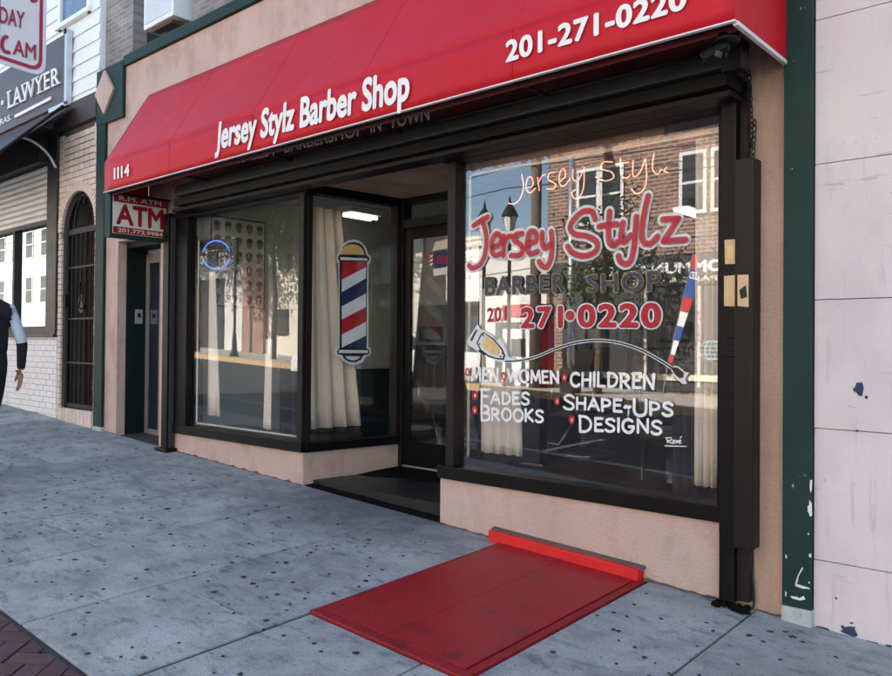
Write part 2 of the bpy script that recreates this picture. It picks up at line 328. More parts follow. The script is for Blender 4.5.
def ribbon(mb, pts, w, nrm, taper=.0, cap=4):
    """flat brush stroke along pts (3d, in a plane with normal nrm)"""
    nrm = Vector(nrm).normalized(); n = len(pts); L = []; Rr = []
    for i, p in enumerate(pts):
        d = (pts[min(i+1, n-1)]-pts[max(i-1, 0)])
        if d.length < 1e-9: d = Vector((1, 0, 0))
        d.normalize(); s = nrm.cross(d); t = i/(n-1) if n > 1 else 0
        ww = w*.5*(1-taper*abs(2*t-1)**3)
        L.append(p+s*ww); Rr.append(p-s*ww)
    vs = []; d0 = (pts[0]-pts[1]).normalized(); d1 = (pts[-1]-pts[-2]).normalized()
    # round ends
    capA = [pts[0]+(L[0]-pts[0])*math.cos(a)+d0*(L[0]-pts[0]).length*math.sin(a) for a in [math.pi*k/(cap+1) for k in range(1, cap+1)]]
    capB = [pts[-1]+(Rr[-1]-pts[-1])*math.cos(a)+d1*(L[-1]-pts[-1]).length*math.sin(a) for a in [math.pi*k/(cap+1) for k in range(1, cap+1)]]
    k = len(mb.v); mb.v += [tuple(v) for v in L+Rr]
    for i in range(n-1): mb.f.append([k+i, k+i+1, k+n+i+1, k+n+i]); mb.mi.append(mb.cur)
    mb.add([L[0]]+capA+[Rr[0]], [tuple(range(cap+2))]); mb.add([Rr[-1]]+capB+[L[-1]], [tuple(range(cap+2))])
_tc = {}
def text2d(s, offset=0., shear=0., spacing=1.):
    key = (s, offset, shear, spacing)
    if key in _tc: return _tc[key]
    cu = bpy.data.curves.new('t', 'FONT'); cu.body = s; cu.size = 1; cu.offset = offset; cu.shear = shear; cu.space_character = spacing; cu.resolution_u = 4
    ob = bpy.data.objects.new('t', cu); COL.objects.link(ob); bpy.context.view_layer.update()
    me = bpy.data.meshes.new_from_object(ob.evaluated_get(bpy.context.evaluated_depsgraph_get()))
    r = ([tuple(v.co) for v in me.vertices], [tuple(p.vertices) for p in me.polygons])
    bpy.data.objects.remove(ob); bpy.data.curves.remove(cu); bpy.data.meshes.remove(me); _tc[key] = r; return r
CAPH = max(v[1] for v in text2d('H')[0])
def text_on(mb, s, BL, BR, TL, TR, push=(0, 0, 0), offset=.0, shear=0., spacing=1., thick=None, ref=None, flip=False):
    """lettering fitted to a quad on a flat surface: baseline BL-BR, cap line TL-TR"""
    vs, fs = text2d(s, 0., shear, spacing)
    x0 = min(v[0] for v in vs); x1 = max(v[0] for v in vs); o0 = (ref[1] if ref else offset)
    x0 -= o0; x1 += o0; push = Vector(push); nn = (BR-BL).cross(TL-BL).normalized()
    if nn.dot(CAM-BL) < 0: nn = -nn
    def put(dx, dy, lay):
        out = []
        for v in vs:
            u = (v[0]+dx-x0)/(x1-x0); t = (v[1]+dy+o0)/(CAPH+2*o0)
            if flip: u = 1-u
            out.append(BL*(1-u)*(1-t)+BR*u*(1-t)+TL*(1-u)*t+TR*u*t+push+nn*(.00012*lay))
        return out
    out = put(0, 0, 0)
    if offset:
        nd = 8 if offset < .06 else 14
        for k in range(nd): mb.add(put(offset*math.cos(2*math.pi*k/nd), offset*math.sin(2*math.pi*k/nd), k+1), fs)
    if thick:
        k = len(out); e = {}; th = Vector(thick)
        for f in fs:
            for a, b in zip(f, f[1:]+f[:1]):
                e[(a, b)] = e.get((b, a)) is None and True
        edges = [(a, b) for (a, b) in e if (b, a) not in e]
        mb.add(out+[o+th for o in out], list(fs)+[(a, b, b+k, a+k) for a, b in edges])
    else: mb.add(out, fs)
# single-stroke brush alphabet
def arc(cx, cy, rx, ry, a0, a1, n=10): return [(cx+rx*math.cos(R(a0+(a1-a0)*i/n)), cy+ry*math.sin(R(a0+(a1-a0)*i/n))) for i in range(n+1)]
GL = {'A': (.85, [[(0, 0), (.42, 1)], [(.42, 1), (.85, 0)], [(.15, .33), (.7, .36)]]),
 'B': (.72, [[(.05, 0), (.03, 1)], [(.03, .98)]+arc(.25, .75, .37, .24, 80, -75), [(.2, .5)]+arc(.3, .26, .4, .26, 75, -90)+[(.05, .02)]]),
 'C': (.78, [arc(.45, .5, .43, .5, 50, 315, 14)]), 'D': (.8, [[(.06, 0), (.05, 1)], [(.0, .98), (.2, .98)]+arc(.25, .5, .5, .48, 75, -80, 12)+[(.05, .02)]]),
 'E': (.62, [[(.05, 1), (.05, 0)], [(.05, .98), (.6, 1)], [(.05, .52), (.5, .54)], [(.05, .02), (.62, .03)]]),
 'F': (.62, [[(.06, 1), (.05, 0)], [(.0, .98), (.66, 1)], [(.05, .52), (.5, .55)]]),
 'G': (.85, [arc(.45, .5, .43, .5, 50, 300, 14)+[(.82, .3), (.82, .45)], [(.5, .45), (.84, .46)]]),
 'H': (.75, [[(.03, 1), (.03, 0)], [(.72, 1), (.7, 0)], [(.03, .5), (.7, .52)]]), 'I': (.12, [[(.06, 1), (.06, 0)]]),
 'K': (.75, [[(.04, 1), (.04, 0)], [(.7, .98), (.1, .48)], [(.15, .5), (.74, 0)]]), 'L': (.6, [[(.05, 1), (.04, .03)], [(.04, .02), (.6, .03)]]),
 'M': (.95, [[(.02, 0), (.1, 1)], [(.1, 1), (.48, .2)], [(.48, .2), (.85, 1)], [(.85, 1), (.95, 0)]]),
 'N': (.8, [[(.04, 0), (.04, 1)], [(.04, 1), (.74, .02)], [(.74, .02), (.76, 1)]]), 'O': (.95, [arc(.47, .5, .45, .5, 95, 455, 18)]),
 'P': (.7, [[(.05, 0), (.03, 1)], [(.03, .98)]+arc(.25, .7, .42, .28, 80, -90)+[(.06, .42)]]),
 'R': (.75, [[(.05, 0), (.03, 1)], [(.03, .98)]+arc(.25, .73, .4, .25, 80, -90)+[(.06, .48)], [(.25, .48), (.75, 0)]]),
 'S': (.72, [[(.68, .86), (.45, 1), (.15, .92), (.08, .72), (.3, .55), (.58, .42), (.68, .22), (.5, .03), (.2, .02), (.02, .14)]]),
 'U': (.78, [[(.04, 1), (.04, .3), (.2, .03), (.5, .02), (.72, .25), (.74, 1)]]), 'W': (1.1, [[(0, 1), (.28, .02)], [(.28, .02), (.55, .8)], [(.55, .8), (.82, .02)], [(.82, .02), (1.08, 1)]]),
 '-': (.45, [[(.02, .42), (.15, .52), (.3, .42), (.44, .5)]]), ' ': (.35, [])}
def hand(mb, s, BL, BR, TL, TR, w, nrm, push, big=(), bigs=1.28, gap=.24):
    xs = []; x = 0
    for i, c in enumerate(s):
        k = bigs if i in big else 1.; xs.append((x, k)); x += GL[c][0]*k+gap
    tot = x-gap; lay = 0
    for (x0, k), c in zip(xs, s):
        jx, jy = random.uniform(-.02, .02), random.uniform(-.04, .04)
        for st in GL[c][1]:
            pts = []
            for (px, py) in st:
                u = (x0+px*k+jx)/tot; t = py*k+jy-(.12 if k > 1 else 0)
                pts.append(BL*(1-u)*(1-t)+BR*u*(1-t)+TL*(1-u)*t+TR*u*t+Vector(push)*(1+.12*lay))
            ribbon(mb, smooth_path(pts, 4) if len(pts) > 3 else pts, w*random.uniform(.92, 1.1), nrm); lay += 1

# ================================================================== THE SETTING: ground, pavement, road
def quadsheet(name, x0, x1, y0, y1, zf, m, nx=1, ny=1):
    mb = MB(); vs = [(x0+(x1-x0)*i/nx, y0+(y1-y0)*j/ny) for j in range(ny+1) for i in range(nx+1)]
    mb.add([(x, y, zf(x, y)) for x, y in vs], [(j*(nx+1)+i, j*(nx+1)+i+1, (j+1)*(nx+1)+i+1, (j+1)*(nx+1)+i) for j in range(ny) for i in range(nx)])
    return mb.build(name, m)
def zground(x, y): return .169-.0455*max(-70, min(45, x))-.16-.5
struct(quadsheet('ground', -500, 500, -500, 500, zground, 'asphalt', 200, 2))
struct(quadsheet('road', -69, 44, -11.0, -4.0, lambda x, y: GR(x)+.05*(1-((y+7.5)/3.5)**2), 'asphalt', 1, 12))
# parking bay lines on the shaded road
rl = [(-8.4, -9.0), (-13.4, -9.0), (-3.6, -9.0), (-6.0, -6.1), (-11.0, -6.1)]
for (x, y) in rl:
    mb = MB(); zz = lambda x, y: GR(x)+.05*(1-((y+7.5)/3.5)**2)+.006
    y1 = -11.0 if y == -9.0 else -4.05
    for k in range(6):
        a = y+(y1-y)*k/6; b = y+(y1-y)*(k+1)/6
        mb.poly([(x, a, zz(x, a)), (x+.1, a, zz(x+.1, a)), (x+.1, b, zz(x+.1, b)), (x, b, zz(x, b))])
    struct(mb.build('road_marking', 'line_white'))
# pavement slabs
sidewalk = bpy.data.objects.new('sidewalk', None); COL.objects.link(sidewalk); struct(sidewalk)
base = MB(); x0, x1 = -30, 12
base.hexa([(x0, -2.62, G(x0, -2.62)-.3), (x1, -2.62, G(x1, -2.62)-.3), (x1, .6, G(x1, .6)-.3), (x0, .6, G(x0, .6)-.3)],
          [(x0, -2.62, G(x0, -2.62)-.012), (x1, -2.62, G(x1, -2.62)-.012), (x1, .6, G(x1, .6)-.012), (x0, .6, G(x0, .6)-.012)])
base.build('joint_bed', 'joint_dark', sidewalk)
HX0, HX1, HY0, HY1 = -3.05, -2.05, -1.575, -.05      # cellar hatch
def slab(xa, xb, ya, yb, g=.007):
    xa += g; xb -= g; ya += g; yb -= g; lo = []; hi = []
    dz = random.uniform(-.002, .002)
    for x, y in ((xa, ya), (xb, ya), (xb, yb), (xa, yb)): lo.append((x, y, G(x, y)-.09)); hi.append((x, y, G(x, y)+dz))
    MB().hexa(lo, hi).build('slab', 'concrete', sidewalk, bevel=.005)
cols = [-3.05-.855*i for i in range(0, 20)]
for i in range(len(cols)-1):
    xa, xb = cols[i+1], cols[i]; yj = -1.83 if i % 2 == 0 else -1.06
    gx = .005
    slab(xa, xb, -2.585, yj); slab(xa, xb, yj, .02)
    m_ = MB()
    for q in range(1):
        m_.poly([(xa+.01, yj-.006, G(xa, yj)-.003), (xb-.01, yj-.006, G(xb, yj)-.003), (xb-.01, yj+.006, G(xb, yj)-.003), (xa+.01, yj+.006, G(xa, yj)-.003)])
    m_.build('mortar_joint', 'mortar', sidewalk)
slab(-3.035, -2.28, -2.585, HY0); slab(-2.28, -1.464, -2.585, HY0); slab(HX1, -1.464, HY0, .02)
for i in range(9):
    xa = -1.464+.86*i; slab(xa, xa+.86, -2.585, -1.3 if i % 2 else -1.06); slab(xa, xa+.86, -1.3 if i % 2 else -1.06, .02)
# recess floor (landing in front of the door) under the mat, and ATM doorway threshold
# chewing gum, trodden flat
def gumblob(mb, x, y, r, rough_=.25):
    n = 9; a0 = random.random()*6; el = random.uniform(.75, 1.0); ph = random.random()*3
    rs = [r*(1+random.uniform(-rough_, rough_)) for _ in range(n)]
    lo = []; hi = []
    for k in range(n):
        a = a0+2*math.pi*k/n; cx, cy = rs[k]*math.cos(a), rs[k]*math.sin(a)*el
        dx, dy = cx*math.cos(ph)-cy*math.sin(ph), cx*math.sin(ph)+cy*math.cos(ph)
        lo.append((x+dx, y+dy, G(x+dx, y+dy)+.0025)); hi.append((x+dx*.8, y+dy*.8, G(x+dx*.8, y+dy*.8)+.0045))
    mb.add(lo+hi, [tuple(range(n, 2*n))]+[(k, (k+1) % n, n+(k+1) % n, n+k) for k in range(n)])
gum = MB()
big = [(167, 509, 2.6), (133, 547, 1.6), (232, 563, 2.2), (286, 563, 3.0), (292.7, 582.7, 2), (283.5, 636, 2.4), (314, 644, 2.2), (321, 652, 2), (222.5, 657, 1.6), (143, 658, 2.6), (88, 654, 2.2), (132, 648, 1.4), (74, 635, 2.2), (148, 597, 1.6),
       (103.5, 589.6, 1.6), (88, 571.6, 1.6), (81, 597, 1.6), (136, 579, 1.6), (147, 570, 2), (52, 582.6, 1.5), (359, 587, 1.6), (383, 570, 1.4), (370, 558, 1.7), (381.5, 570, 1.4), (329, 574.6, 1.7), (308, 593, 1.6), (369, 576, 1.3), (403, 556, 1.3),
       (365, 547, 1.4), (316, 550, 1.3), (772, 632.5, 2), (763, 642, 2), (780, 660, 1.5), (634, 605, 1.8), (627, 617, 1.8), (635, 648, 2), (619, 641, 1.5), (597, 616, 1.6), (249, 544, 1.7), (237, 557, 1.6), (257, 587, 1.5), (267, 597.5, 1.4),
       (208, 581.5, 1.4), (194, 572.7, 1.6), (307.6, 555.6, 1.5), (98, 472, 1.7), (107, 460.5, 1.7), (75, 480.8, 1.6), (102, 497.6, 1.4), (143, 495.5, 1.6), (77, 524.6, 1.7), (40, 533.6, 1.6), (44, 500, 1.5), (63.6, 505.5, 1.3), (41, 525.5, 1.3), (171, 534.7, 1.6), (173.6, 546, 1.6)]
for (px, py, r) in big:
    p = PG(px, py); d = (p-CAM).length; gumblob(gum, p.x, p.y, r*d/F*1.15)
for _ in range(520):
    x = random.uniform(-11, .3); y = random.uniform(-2.5, -.15)
    if HX0-.06 < x < HX1+.06 and y > HY0-.06: continue
    gumblob(gum, x, y, random.choice([.006, .008, .01, .012, .016]), .45)
struct(gum.build('gum_spots', 'gum', sidewalk, fixn=False), 'stuff')
# strip of red pavers along the kerb, laid herringbone
strip = bpy.data.objects.new('paver_strip', None); COL.objects.link(strip); struct(strip)
sb = MB(); ya, yb = -3.83, -2.60
sb.hexa([(x0, ya, G(x0, ya)-.3), (x1, ya, G(x1, ya)-.3), (x1, yb, G(x1, yb)-.3), (x0, yb, G(x0, yb)-.3)], [(x0, ya, G(x0, ya)-.02), (x1, ya, G(x1, ya)-.02), (x1, yb, G(x1, yb)-.02), (x0, yb, G(x0, yb)-.02)])
sb.build('paver_bed', 'joint_dark', strip)
def clip(poly, a, b, c):
    out = []
    for i in range(len(poly)):
        p, q = poly[i], poly[(i+1) % len(poly)]; dp = a*p[0]+b*p[1]-c; dq = a*q[0]+b*q[1]-c
        if dp <= 0: out.append(p)
        if dp*dq < 0: t = dp/(dp-dq); out.append((p[0]+(q[0]-p[0])*t, p[1]+(q[1]-p[1])*t))
    return out
bw = .1; ca, sa = math.cos(R(40)), math.sin(R(40)); cnt = 0
for i in range(-60, 60):
    for j in range(-60, 60):
        k = (i-j) % 4
        if k == 0: rect = (i, j, i+2, j+1)
        elif k == 3 or False: rect = (i, j, i+1, j+2)
        else: continue
        rect = [v*bw for v in rect]; g = .004
        pl = [(rect[0]+g, rect[1]+g), (rect[2]-g, rect[1]+g), (rect[2]-g, rect[3]-g), (rect[0]+g, rect[3]-g)]
        pl = [(ca*x-sa*y-3.6, sa*x+ca*y-3.2) for x, y in pl]
        cx = sum(p[0] for p in pl)/4; cy = sum(p[1] for p in pl)/4
        if not (-5.0 < cx < -2.1 and -4.0 < cy < -2.5): continue
        for c in ((0, 1, -2.603), (0, -1, 3.82)): pl = clip(pl, *c)
        if len(pl) < 3: continue
        ar = abs(sum(pl[q][0]*pl[(q+1) % len(pl)][1]-pl[(q+1) % len(pl)][0]*pl[q][1] for q in range(len(pl))))/2
        if ar < .002: continue
        dz = random.uniform(-.004, .002)
        MB().prism([(x, y, G(x, y)-.06) for x, y in pl], (0, 0, .055+dz)).build('paver', 'paver', strip, bevel=.003); cnt += 1
kz = lambda x: G(x, -3.83)
kb = MB()
for i in range(14):
    xa, xb = -30+3*i, -30+3*i+2.992
    kb = MB().hexa([(xa, -4, kz(xa)-.4), (xb, -4, kz(xb)-.4), (xb, -3.835, kz(xb)-.4), (xa, -3.835, kz(xa)-.4)], [(xa, -3.98, kz(xa)), (xb, -3.98, kz(xb)), (xb, -3.835, kz(xb)), (xa, -3.835, kz(xa))])
    struct(kb.build('kerb', 'concrete', bevel=.012))
# far side of the street
FY = -14.1
far = struct(quadsheet('far_sidewalk', -69, 44, FY-.5, -11.2, lambda x, y: GR(x)+.15, 'far_walk', 1, 1))
mb = MB(); mb.hexa([(-69, -11.25, GR(-69)-.2), (44, -11.25, GR(44)-.2), (44, -11.0, GR(44)-.2), (-69, -11.0, GR(-69)-.2)], [(-69, -11.25, GR(-69)+.156), (44, -11.25, GR(44)+.156), (44, -11.02, GR(44)+.156), (-69, -11.02, GR(-69)+.156)])
struct(mb.build('far_kerb', 'far_kerb'))

# ================================================================== BARBERSHOP BUILDING
shop = thing('shop_building', 'pink stucco barbershop building with dark green trim and large storefront windows', 'building')
ZS, ZT = .672, 2.872                      # sill underside, soffit / head level
TOP = 7.7
def wbox(name, m, x0, x1, z0, z1, y0=0., y1=.22, bevel=.004): return bx(name, m, shop, x0, x1, y0, y1, z0, z1, bevel=bevel)
# stucco piers and walls
wbox('pier', 'stucco', -8.70, -8.41, -.3, 4.56, y1=.10)
wbox('pier', 'stucco', -7.475, -7.275, -.3, 2.665, y1=.30)
wbox('lintel_wall', 'stucco', -8.41, -7.275, 2.665, 4.558, y1=.2)
wbox('fascia_wall', 'stucco', -7.275, -1.45, 2.90, 4.557, y1=.2)
wbox('pier', 'stucco_rust', -1.625, -1.325, -.3, 4.56, y0=.002, y1=.25)
wbox('bulkhead', 'stucco', -7.275, -5.127, -.3, ZS, y1=.14)
A1, B1 = Vector((-5.127, 0, 0)), Vector((-5.005, .985, 0))
dS = (B1-A1).normalized(); nS = Vector((dS.y, -dS.x, 0))         # side wall direction, outward normal (into the recess)
def sidebox(name, m, t0, t1, z0, z1, o0, o1, parent=None, bevel=.003):
    q = [A1+dS*t0+nS*o0, A1+dS*t1+nS*o0, A1+dS*t1+nS*o1, A1+dS*t0+nS*o1]
    return MB().hexa([(p.x, p.y, z0) for p in q], [(p.x, p.y, z1) for p in q]).build(name, m, parent or shop, bevel=bevel)
SL = (B1-A1).length
sidebox('bulkhead', 'stucco', .003, SL, -.3, ZS, -.14, 0)
wbox('bulkhead', 'stucco', -3.615, -1.627, -.3, .648, y1=.16)
bx('bulkhead', 'stucco', shop, -3.615, -3.46, .16, 1.0, -.3, .648)
# recess soffit
MB().hexa([(-5.14, .005, ZT), (-3.52, .005, ZT), (-3.52, 1.1, ZT), (-5.0, 1.1, ZT)], [(-5.14, .005, 2.9), (-3.52, .005, 2.9), (-3.52, 1.1, 2.9), (-5.0, 1.1, 2.9)]).build('soffit', 'stucco_rust', shop)
bx('soffit_edge', 'stucco', shop, -5.14, -3.55, -.012, .005, ZT-.012, ZT+.03)
# landing with black rubber mat
MB().hexa([(-5.14, -.02, 0), (-3.62, -.02, 0), (-3.47, 1.0, 0), (-5.0, 1.0, 0)], [(-5.14, -.02, G(-5.14, 0)-.02), (-3.62, -.02, G(-3.62, 0)-.02), (-3.47, 1.0, .40), (-5.0, 1.0, .42)]).build('landing', 'concrete', shop)
mb = MB(); na, nbb = 8, 8; gv = []
def mz(u, v): return (G(-5.1+1.47*u, .0)+.006)*(1-v)+(.475-.02*u)*v
for b_ in range(nbb+1):
    for a_ in range(na+1):
        u, v = a_/na, b_/nbb; xl = -5.118+.13*v; xr = -3.63+.145*v; gv.append((xl+(xr-xl)*u, .012+.965*v, mz(u, v)+.002*math.sin(a_*2.1+b_*1.3)))
ntop = len(gv); gf = [(b_*(na+1)+a_, b_*(na+1)+a_+1, (b_+1)*(na+1)+a_+1, (b_+1)*(na+1)+a_) for b_ in range(nbb) for a_ in range(na)]
mb.add(gv, gf); fr_ = [gv[a_] for a_ in range(na+1)]; mb.add(fr_+[(x, y-.004, z-.012) for x, y, z in fr_], [(a_, a_+1, na+2+a_, na+1+a_) for a_ in range(na)])
tag(mb.build('doormat', 'mat_black', fixn=False), 'black rubber mat covering the sloping floor of the shop entrance recess', 'mat')
# dark green trim
gt = -.035
wbox('trim_pilaster', 'green', -8.90, -8.692, -.3, 4.008, y0=gt, y1=.1)
wbox('trim_block', 'green_clean', -8.905, -8.272, 4.01, 4.63, y0=gt-.004, y1=.1)
wbox('trim_band', 'green_clean', -8.27, -1.332, 4.562, 4.665, y0=gt, y1=.1)
wbox('trim_pilaster', 'green', -1.327, -1.192, .30, TOP-.4, y0=gt, y1=.1)
bx('pilaster_foot', 'mortar', shop, -1.332, -1.185, gt-.012, .1, -.1, .302, bevel=.02)
bx('pilaster_foot', 'mortar', shop, -8.905, -8.688, gt-.008, .1, -.1, G(-8.8, 0)+.045, bevel=.015)
c9 = lambda L: [(690+x/4.229, 480+y/4.229) for x, y in L]
for ch_ in ([(505, 85), (514, 100), (516, 150), (508, 155), (498, 130), (497, 110), (503, 108)], [(508, 0), (516, 0), (515, 40), (509, 55), (506, 30)], [(473, 370), (479, 372), (462, 402), (458, 410), (455, 430), (446, 450), (444, 440), (455, 405)], [(446, 438), (500, 455), (508, 462), (470, 458), (445, 448)], [(424, 490), (452, 494), (462, 500), (480, 490), (488, 505), (465, 510), (430, 500)],
            [(502, 315), (512, 310), (513, 328), (504, 326)], [(403, 315), (409, 318), (409, 332), (404, 330)], [(402, 470), (408, 476), (407, 492), (403, 492)], [(497, 224), (505, 226), (503, 232), (498, 231)], [(470, 572), (505, 570), (512, 590), (490, 585), (472, 582)], [(500, 430), (508, 432), (507, 438), (501, 437)]):
    MB().prism([P(x, y, gt-.0015) for x, y in c9(ch_)], (0, .003, 0)).build('paint_chip', 'white_trim', shop)
dm = [(-8.67, 4.60), (-8.44, 4.345), (-8.67, 4.105), (-8.895, 4.36)]
MB().prism([(x, gt-.03, z) for x, z in dm], (0, .028, 0)).build('diamond_ornament', 'stucco', shop, bevel=.003)
# upper brick storey with window opening
uy = .06
def up(x0, x1, z0, z1): wbox('upper_wall', 'brick_upper', x0, x1, z0, z1, y0=uy, y1=.3, bevel=0)
up(-8.90, -8.25, 4.63, TOP); up(-8.25, -7.0, 4.63, 4.72); up(-8.25, -7.0, 6.2, TOP); up(-7.0, -1.2, 4.63, TOP)
bx('upper_window', 'glass_dark', shop, -8.25, -7.0, .22, .24, 4.72, 6.2)
bx('upper_window_sill', 'mortar_dark', shop, -8.27, -6.98, uy-.03, .22, 4.70, 4.722)
bx('roof', 'joint_dark', shop, -8.9, -1.2, .02, 9.0, TOP, TOP+.15)
bx('side_wall', 'brick_upper', shop, -8.9, -8.7, .3, 9.0, -.3, TOP); bx('side_wall', 'brick_upper', shop, -1.4, -1.2, .3, 9.0, -.3, TOP); bx('rear_wall', 'brick_upper', shop, -8.7, -1.4, 8.8, 9.0, -.3, TOP)
# interior shell
FZ, CZ = .44, 3.08
bx('interior_floor', 'int_floor', shop, -7.05, -1.6, .1, 6.5, FZ-.1, FZ)
bx('interior_ceiling', 'int_ceiling', shop, -7.05, -1.6, .2, 6.5, CZ, CZ+.1)
bx('interior_wall', 'int_wall', shop, -7.15, -7.05, .1, 6.5, FZ, CZ); bx('interior_wall', 'int_dark', shop, -1.62, -1.5, .25, 6.5, FZ, CZ); bx('interior_wall', 'int_wall', shop, -7.05, -1.6, 6.5, 6.6, FZ, CZ)
bx('skirting', 'int_dark', shop, -7.05, -7.03, .2, 6.5, FZ, FZ+.1)

# ---- left shop window
wl = bpy.data.objects.new('shop_window', None); COL.objects.link(wl); wl.parent = shop; wl['label'] = 'left storefront window beside the entrance'
bx('frame', 'black_metal', wl, -7.16, -5.115, -.03, .09, ZS, ZS+.085, bevel=.006)
bx('frame', 'black_metal', wl, -7.16, -6.93, -.02, .09, ZS+.085, 2.78, bevel=.006)
bx('frame', 'bronze_metal', wl, -5.185, -5.115, -.025, .07, ZS+.085, 2.80, bevel=.006)
bx('frame', 'bronze_metal', wl, -7.16, -5.10, -.022, .09, 2.78, 2.871, bevel=.006)
bx('pane', 'glass_left', wl, -6.93, -5.185, .028, .034, ZS+.085, 2.78)
NB = MB(); NB.tube([(-6.87, .07, 2.55), (-6.87, .07, ZS+.12), (-6.85, .07, ZS+.11), (-5.22, .07, ZS+.11)], .009, 8); NB.build('border_tube', 'cream_tube', wl, smooth=True)
# ---- side window of the recess
ws = bpy.data.objects.new('side_window', None); COL.objects.link(ws); ws.parent = shop; ws['label'] = 'side window with striped barber pole decal'
sidebox('frame', 'black_metal', .012, SL, ZS, ZS+.07, -.09, .03, ws)
sidebox('frame', 'black_metal', .012, SL, 2.80, ZT, -.09, .02, ws)
sidebox('frame', 'bronze_metal', SL-.06, SL+.02, ZS+.07, 2.80, -.08, .025, ws)
sidebox('frame', 'bronze_metal', .012, .05, ZS+.07, 2.80, -.08, .022, ws)
sidebox('pane', 'glass_side', .05, SL-.06, ZS+.07, 2.80, -.014, -.008, ws, bevel=0)
# barber pole decal: flat vinyl stuck inside the glass
pc = A1+nS*(-.018)
def sp(px, py, k=0): return PPl(px, py, pc+nS*(.0008*k), nS)
def decal(name, m, pts, k): MB().poly([sp(x, y, k) for x, y in pts]).build(name, m, ws, fixn=False)
def ell(cx, cy, rx, ry, a0=0, a1=360, n=20): return [(cx+rx*math.cos(R(a0+(a1-a0)*i/n)), cy-ry*math.sin(R(a0+(a1-a0)*i/n))) for i in range(n+(0 if a1-a0 == 360 else 1))]
def crop6(x, y): return (320+x/4.5, 225+y/4.5)
C6 = lambda L: [crop6(*q) for q in L]
outl = C6([(75, 150), (78, 130), (88, 120), (98, 90), (125, 70), (155, 66), (185, 75), (207, 100), (215, 132), (228, 142), (230, 160), (222, 172), (217, 178), (217, 548), (228, 556), (230, 575), (222, 588), (205, 592), (195, 615), (165, 630), (130, 628), (100, 608), (90, 592), (72, 588), (66, 572), (70, 556), (84, 548), (84, 172), (74, 165)])
decal('decal_edge', 'outline_white', outl, 1)
decal('decal_black', 'paint_black', C6([(88, 165), (80, 150), (84, 138), (96, 128), (104, 98), (128, 80), (155, 76), (182, 84), (200, 104), (208, 134), (222, 146), (222, 160), (212, 168), (210, 556), (222, 562), (222, 578), (214, 583), (194, 588), (184, 606), (160, 618), (130, 616), (108, 602), (100, 586), (80, 582), (76, 568), (84, 558), (88, 552)]), 2)
decal('decal_dome', 'paint_tan', C6([(92, 132), (100, 110), (112, 96), (130, 88), (155, 86), (178, 94), (194, 112), (200, 134)]), 3)
decal('decal_cap', 'outline_white', C6([(90, 144), (212, 150), (214, 160), (92, 158)]), 3)
decal('decal_cap', 'outline_white', C6([(84, 562), (216, 564), (216, 576), (84, 576)]), 3)
decal('decal_base', 'outline_white', C6([(112, 590), (182, 592), (170, 604), (150, 610), (126, 604)]), 3)
x0d, x1d = 98, 207
def stripe(m, yl0, yr0, yl1, yr1): decal('decal_stripe', m, C6([(x0d, yl0), (x1d, yr0), (x1d, yr1), (x0d, yl1)]), 3)
stripe('paint_red', 166, 166, 246, 190); stripe('outline_white', 246, 190, 302, 240); stripe('paint_blue', 302, 240, 366, 308); stripe('outline_white', 366, 308, 425, 368)
stripe('paint_red', 425, 368, 493, 436); stripe('outline_white', 493, 436, 552, 498)
decal('decal_stripe', 'paint_blue', C6([(120, 552), (207, 498), (207, 552)]), 3)
# ---- door of the recess
dr = bpy.data.objects.new('entrance_door', None); COL.objects.link(dr); dr.parent = shop; dr['label'] = 'dark aluminium glazed entrance door'
DY = 1.0
bx('door_frame', 'bronze_metal', dr, -5.05, -4.965, DY-.03, DY+.08, .40, ZT, bevel=.005); bx('door_frame', 'bronze_metal', dr, -4.02, -3.47, DY-.03, DY+.08, .40, ZT, bevel=.005)
bx('door_frame', 'bronze_metal', dr, -4.965, -4.02, DY-.028, DY+.08, 2.60, 2.68, bevel=.004); bx('door_frame', 'bronze_metal', dr, -4.965, -4.02, DY-.026, DY+.08, 2.82, ZT, bevel=.004)
bx('transom_pane', 'glass_side', dr, -4.965, -4.02, DY+.02, DY+.026, 2.68, 2.82)
for xa, xb, za, zb in ((-4.96, -4.885, .49, 2.598), (-4.10, -4.025, .49, 2.598), (-4.885, -4.10, 2.50, 2.598), (-4.885, -4.10, .49, .70)): bx('stile', 'black_metal', dr, xa, xb, DY-.015, DY+.03, za, zb, bevel=.004)
bx('pane', 'glass', dr, -4.885, -4.10, DY+.002, DY+.008, .70, 2.50)
bx('threshold', 'alu', dr, -4.965, -4.02, DY-.02, DY+.08, .455, .486, bevel=.004)
mb = MB(); mb.tube([(-4.17, DY-.02, 1.35), (-4.17, DY-.07, 1.37), (-4.17, DY-.07, 1.63), (-4.17, DY-.02, 1.65)], .011, 8); mb.build('handle', 'alu', dr, smooth=True)
# notices on the door
q = [P(x, y, DY-.004) for x, y in ((434.5, 252), (449, 250), (449, 266), (435, 267.5))]; MB().poly(q).build('notice', 'paint_blue', dr, fixn=False)
q = [P(x, y, DY-.004) for x, y in ((433, 269), (449, 267), (449, 274), (433.5, 276))]; MB().poly(q).build('notice', 'sign_white', dr, fixn=False)
q = [P(x, y, DY-.004) for x, y in ((435, 242), (449, 238.5), (449, 248), (432.5, 251))]; MB().poly(q).build('notice', 'curtain', dr, fixn=False)
for k in range(5): MB().poly([P(x, y, DY-.006) for x, y in ((437+2.3*k, 264), (438.4+2.3*k, 263.8), (438.4+2.3*k, 255.3), (437+2.3*k, 255.5))]).build('notice_print', 'sign_red', dr, fixn=False)
MB().poly([P(x, y, DY-.004) for x, y in ((430, 253), (433, 252.5), (433, 266), (430, 266))]).build('pole_sticker', 'flag_red', dr, fixn=False)
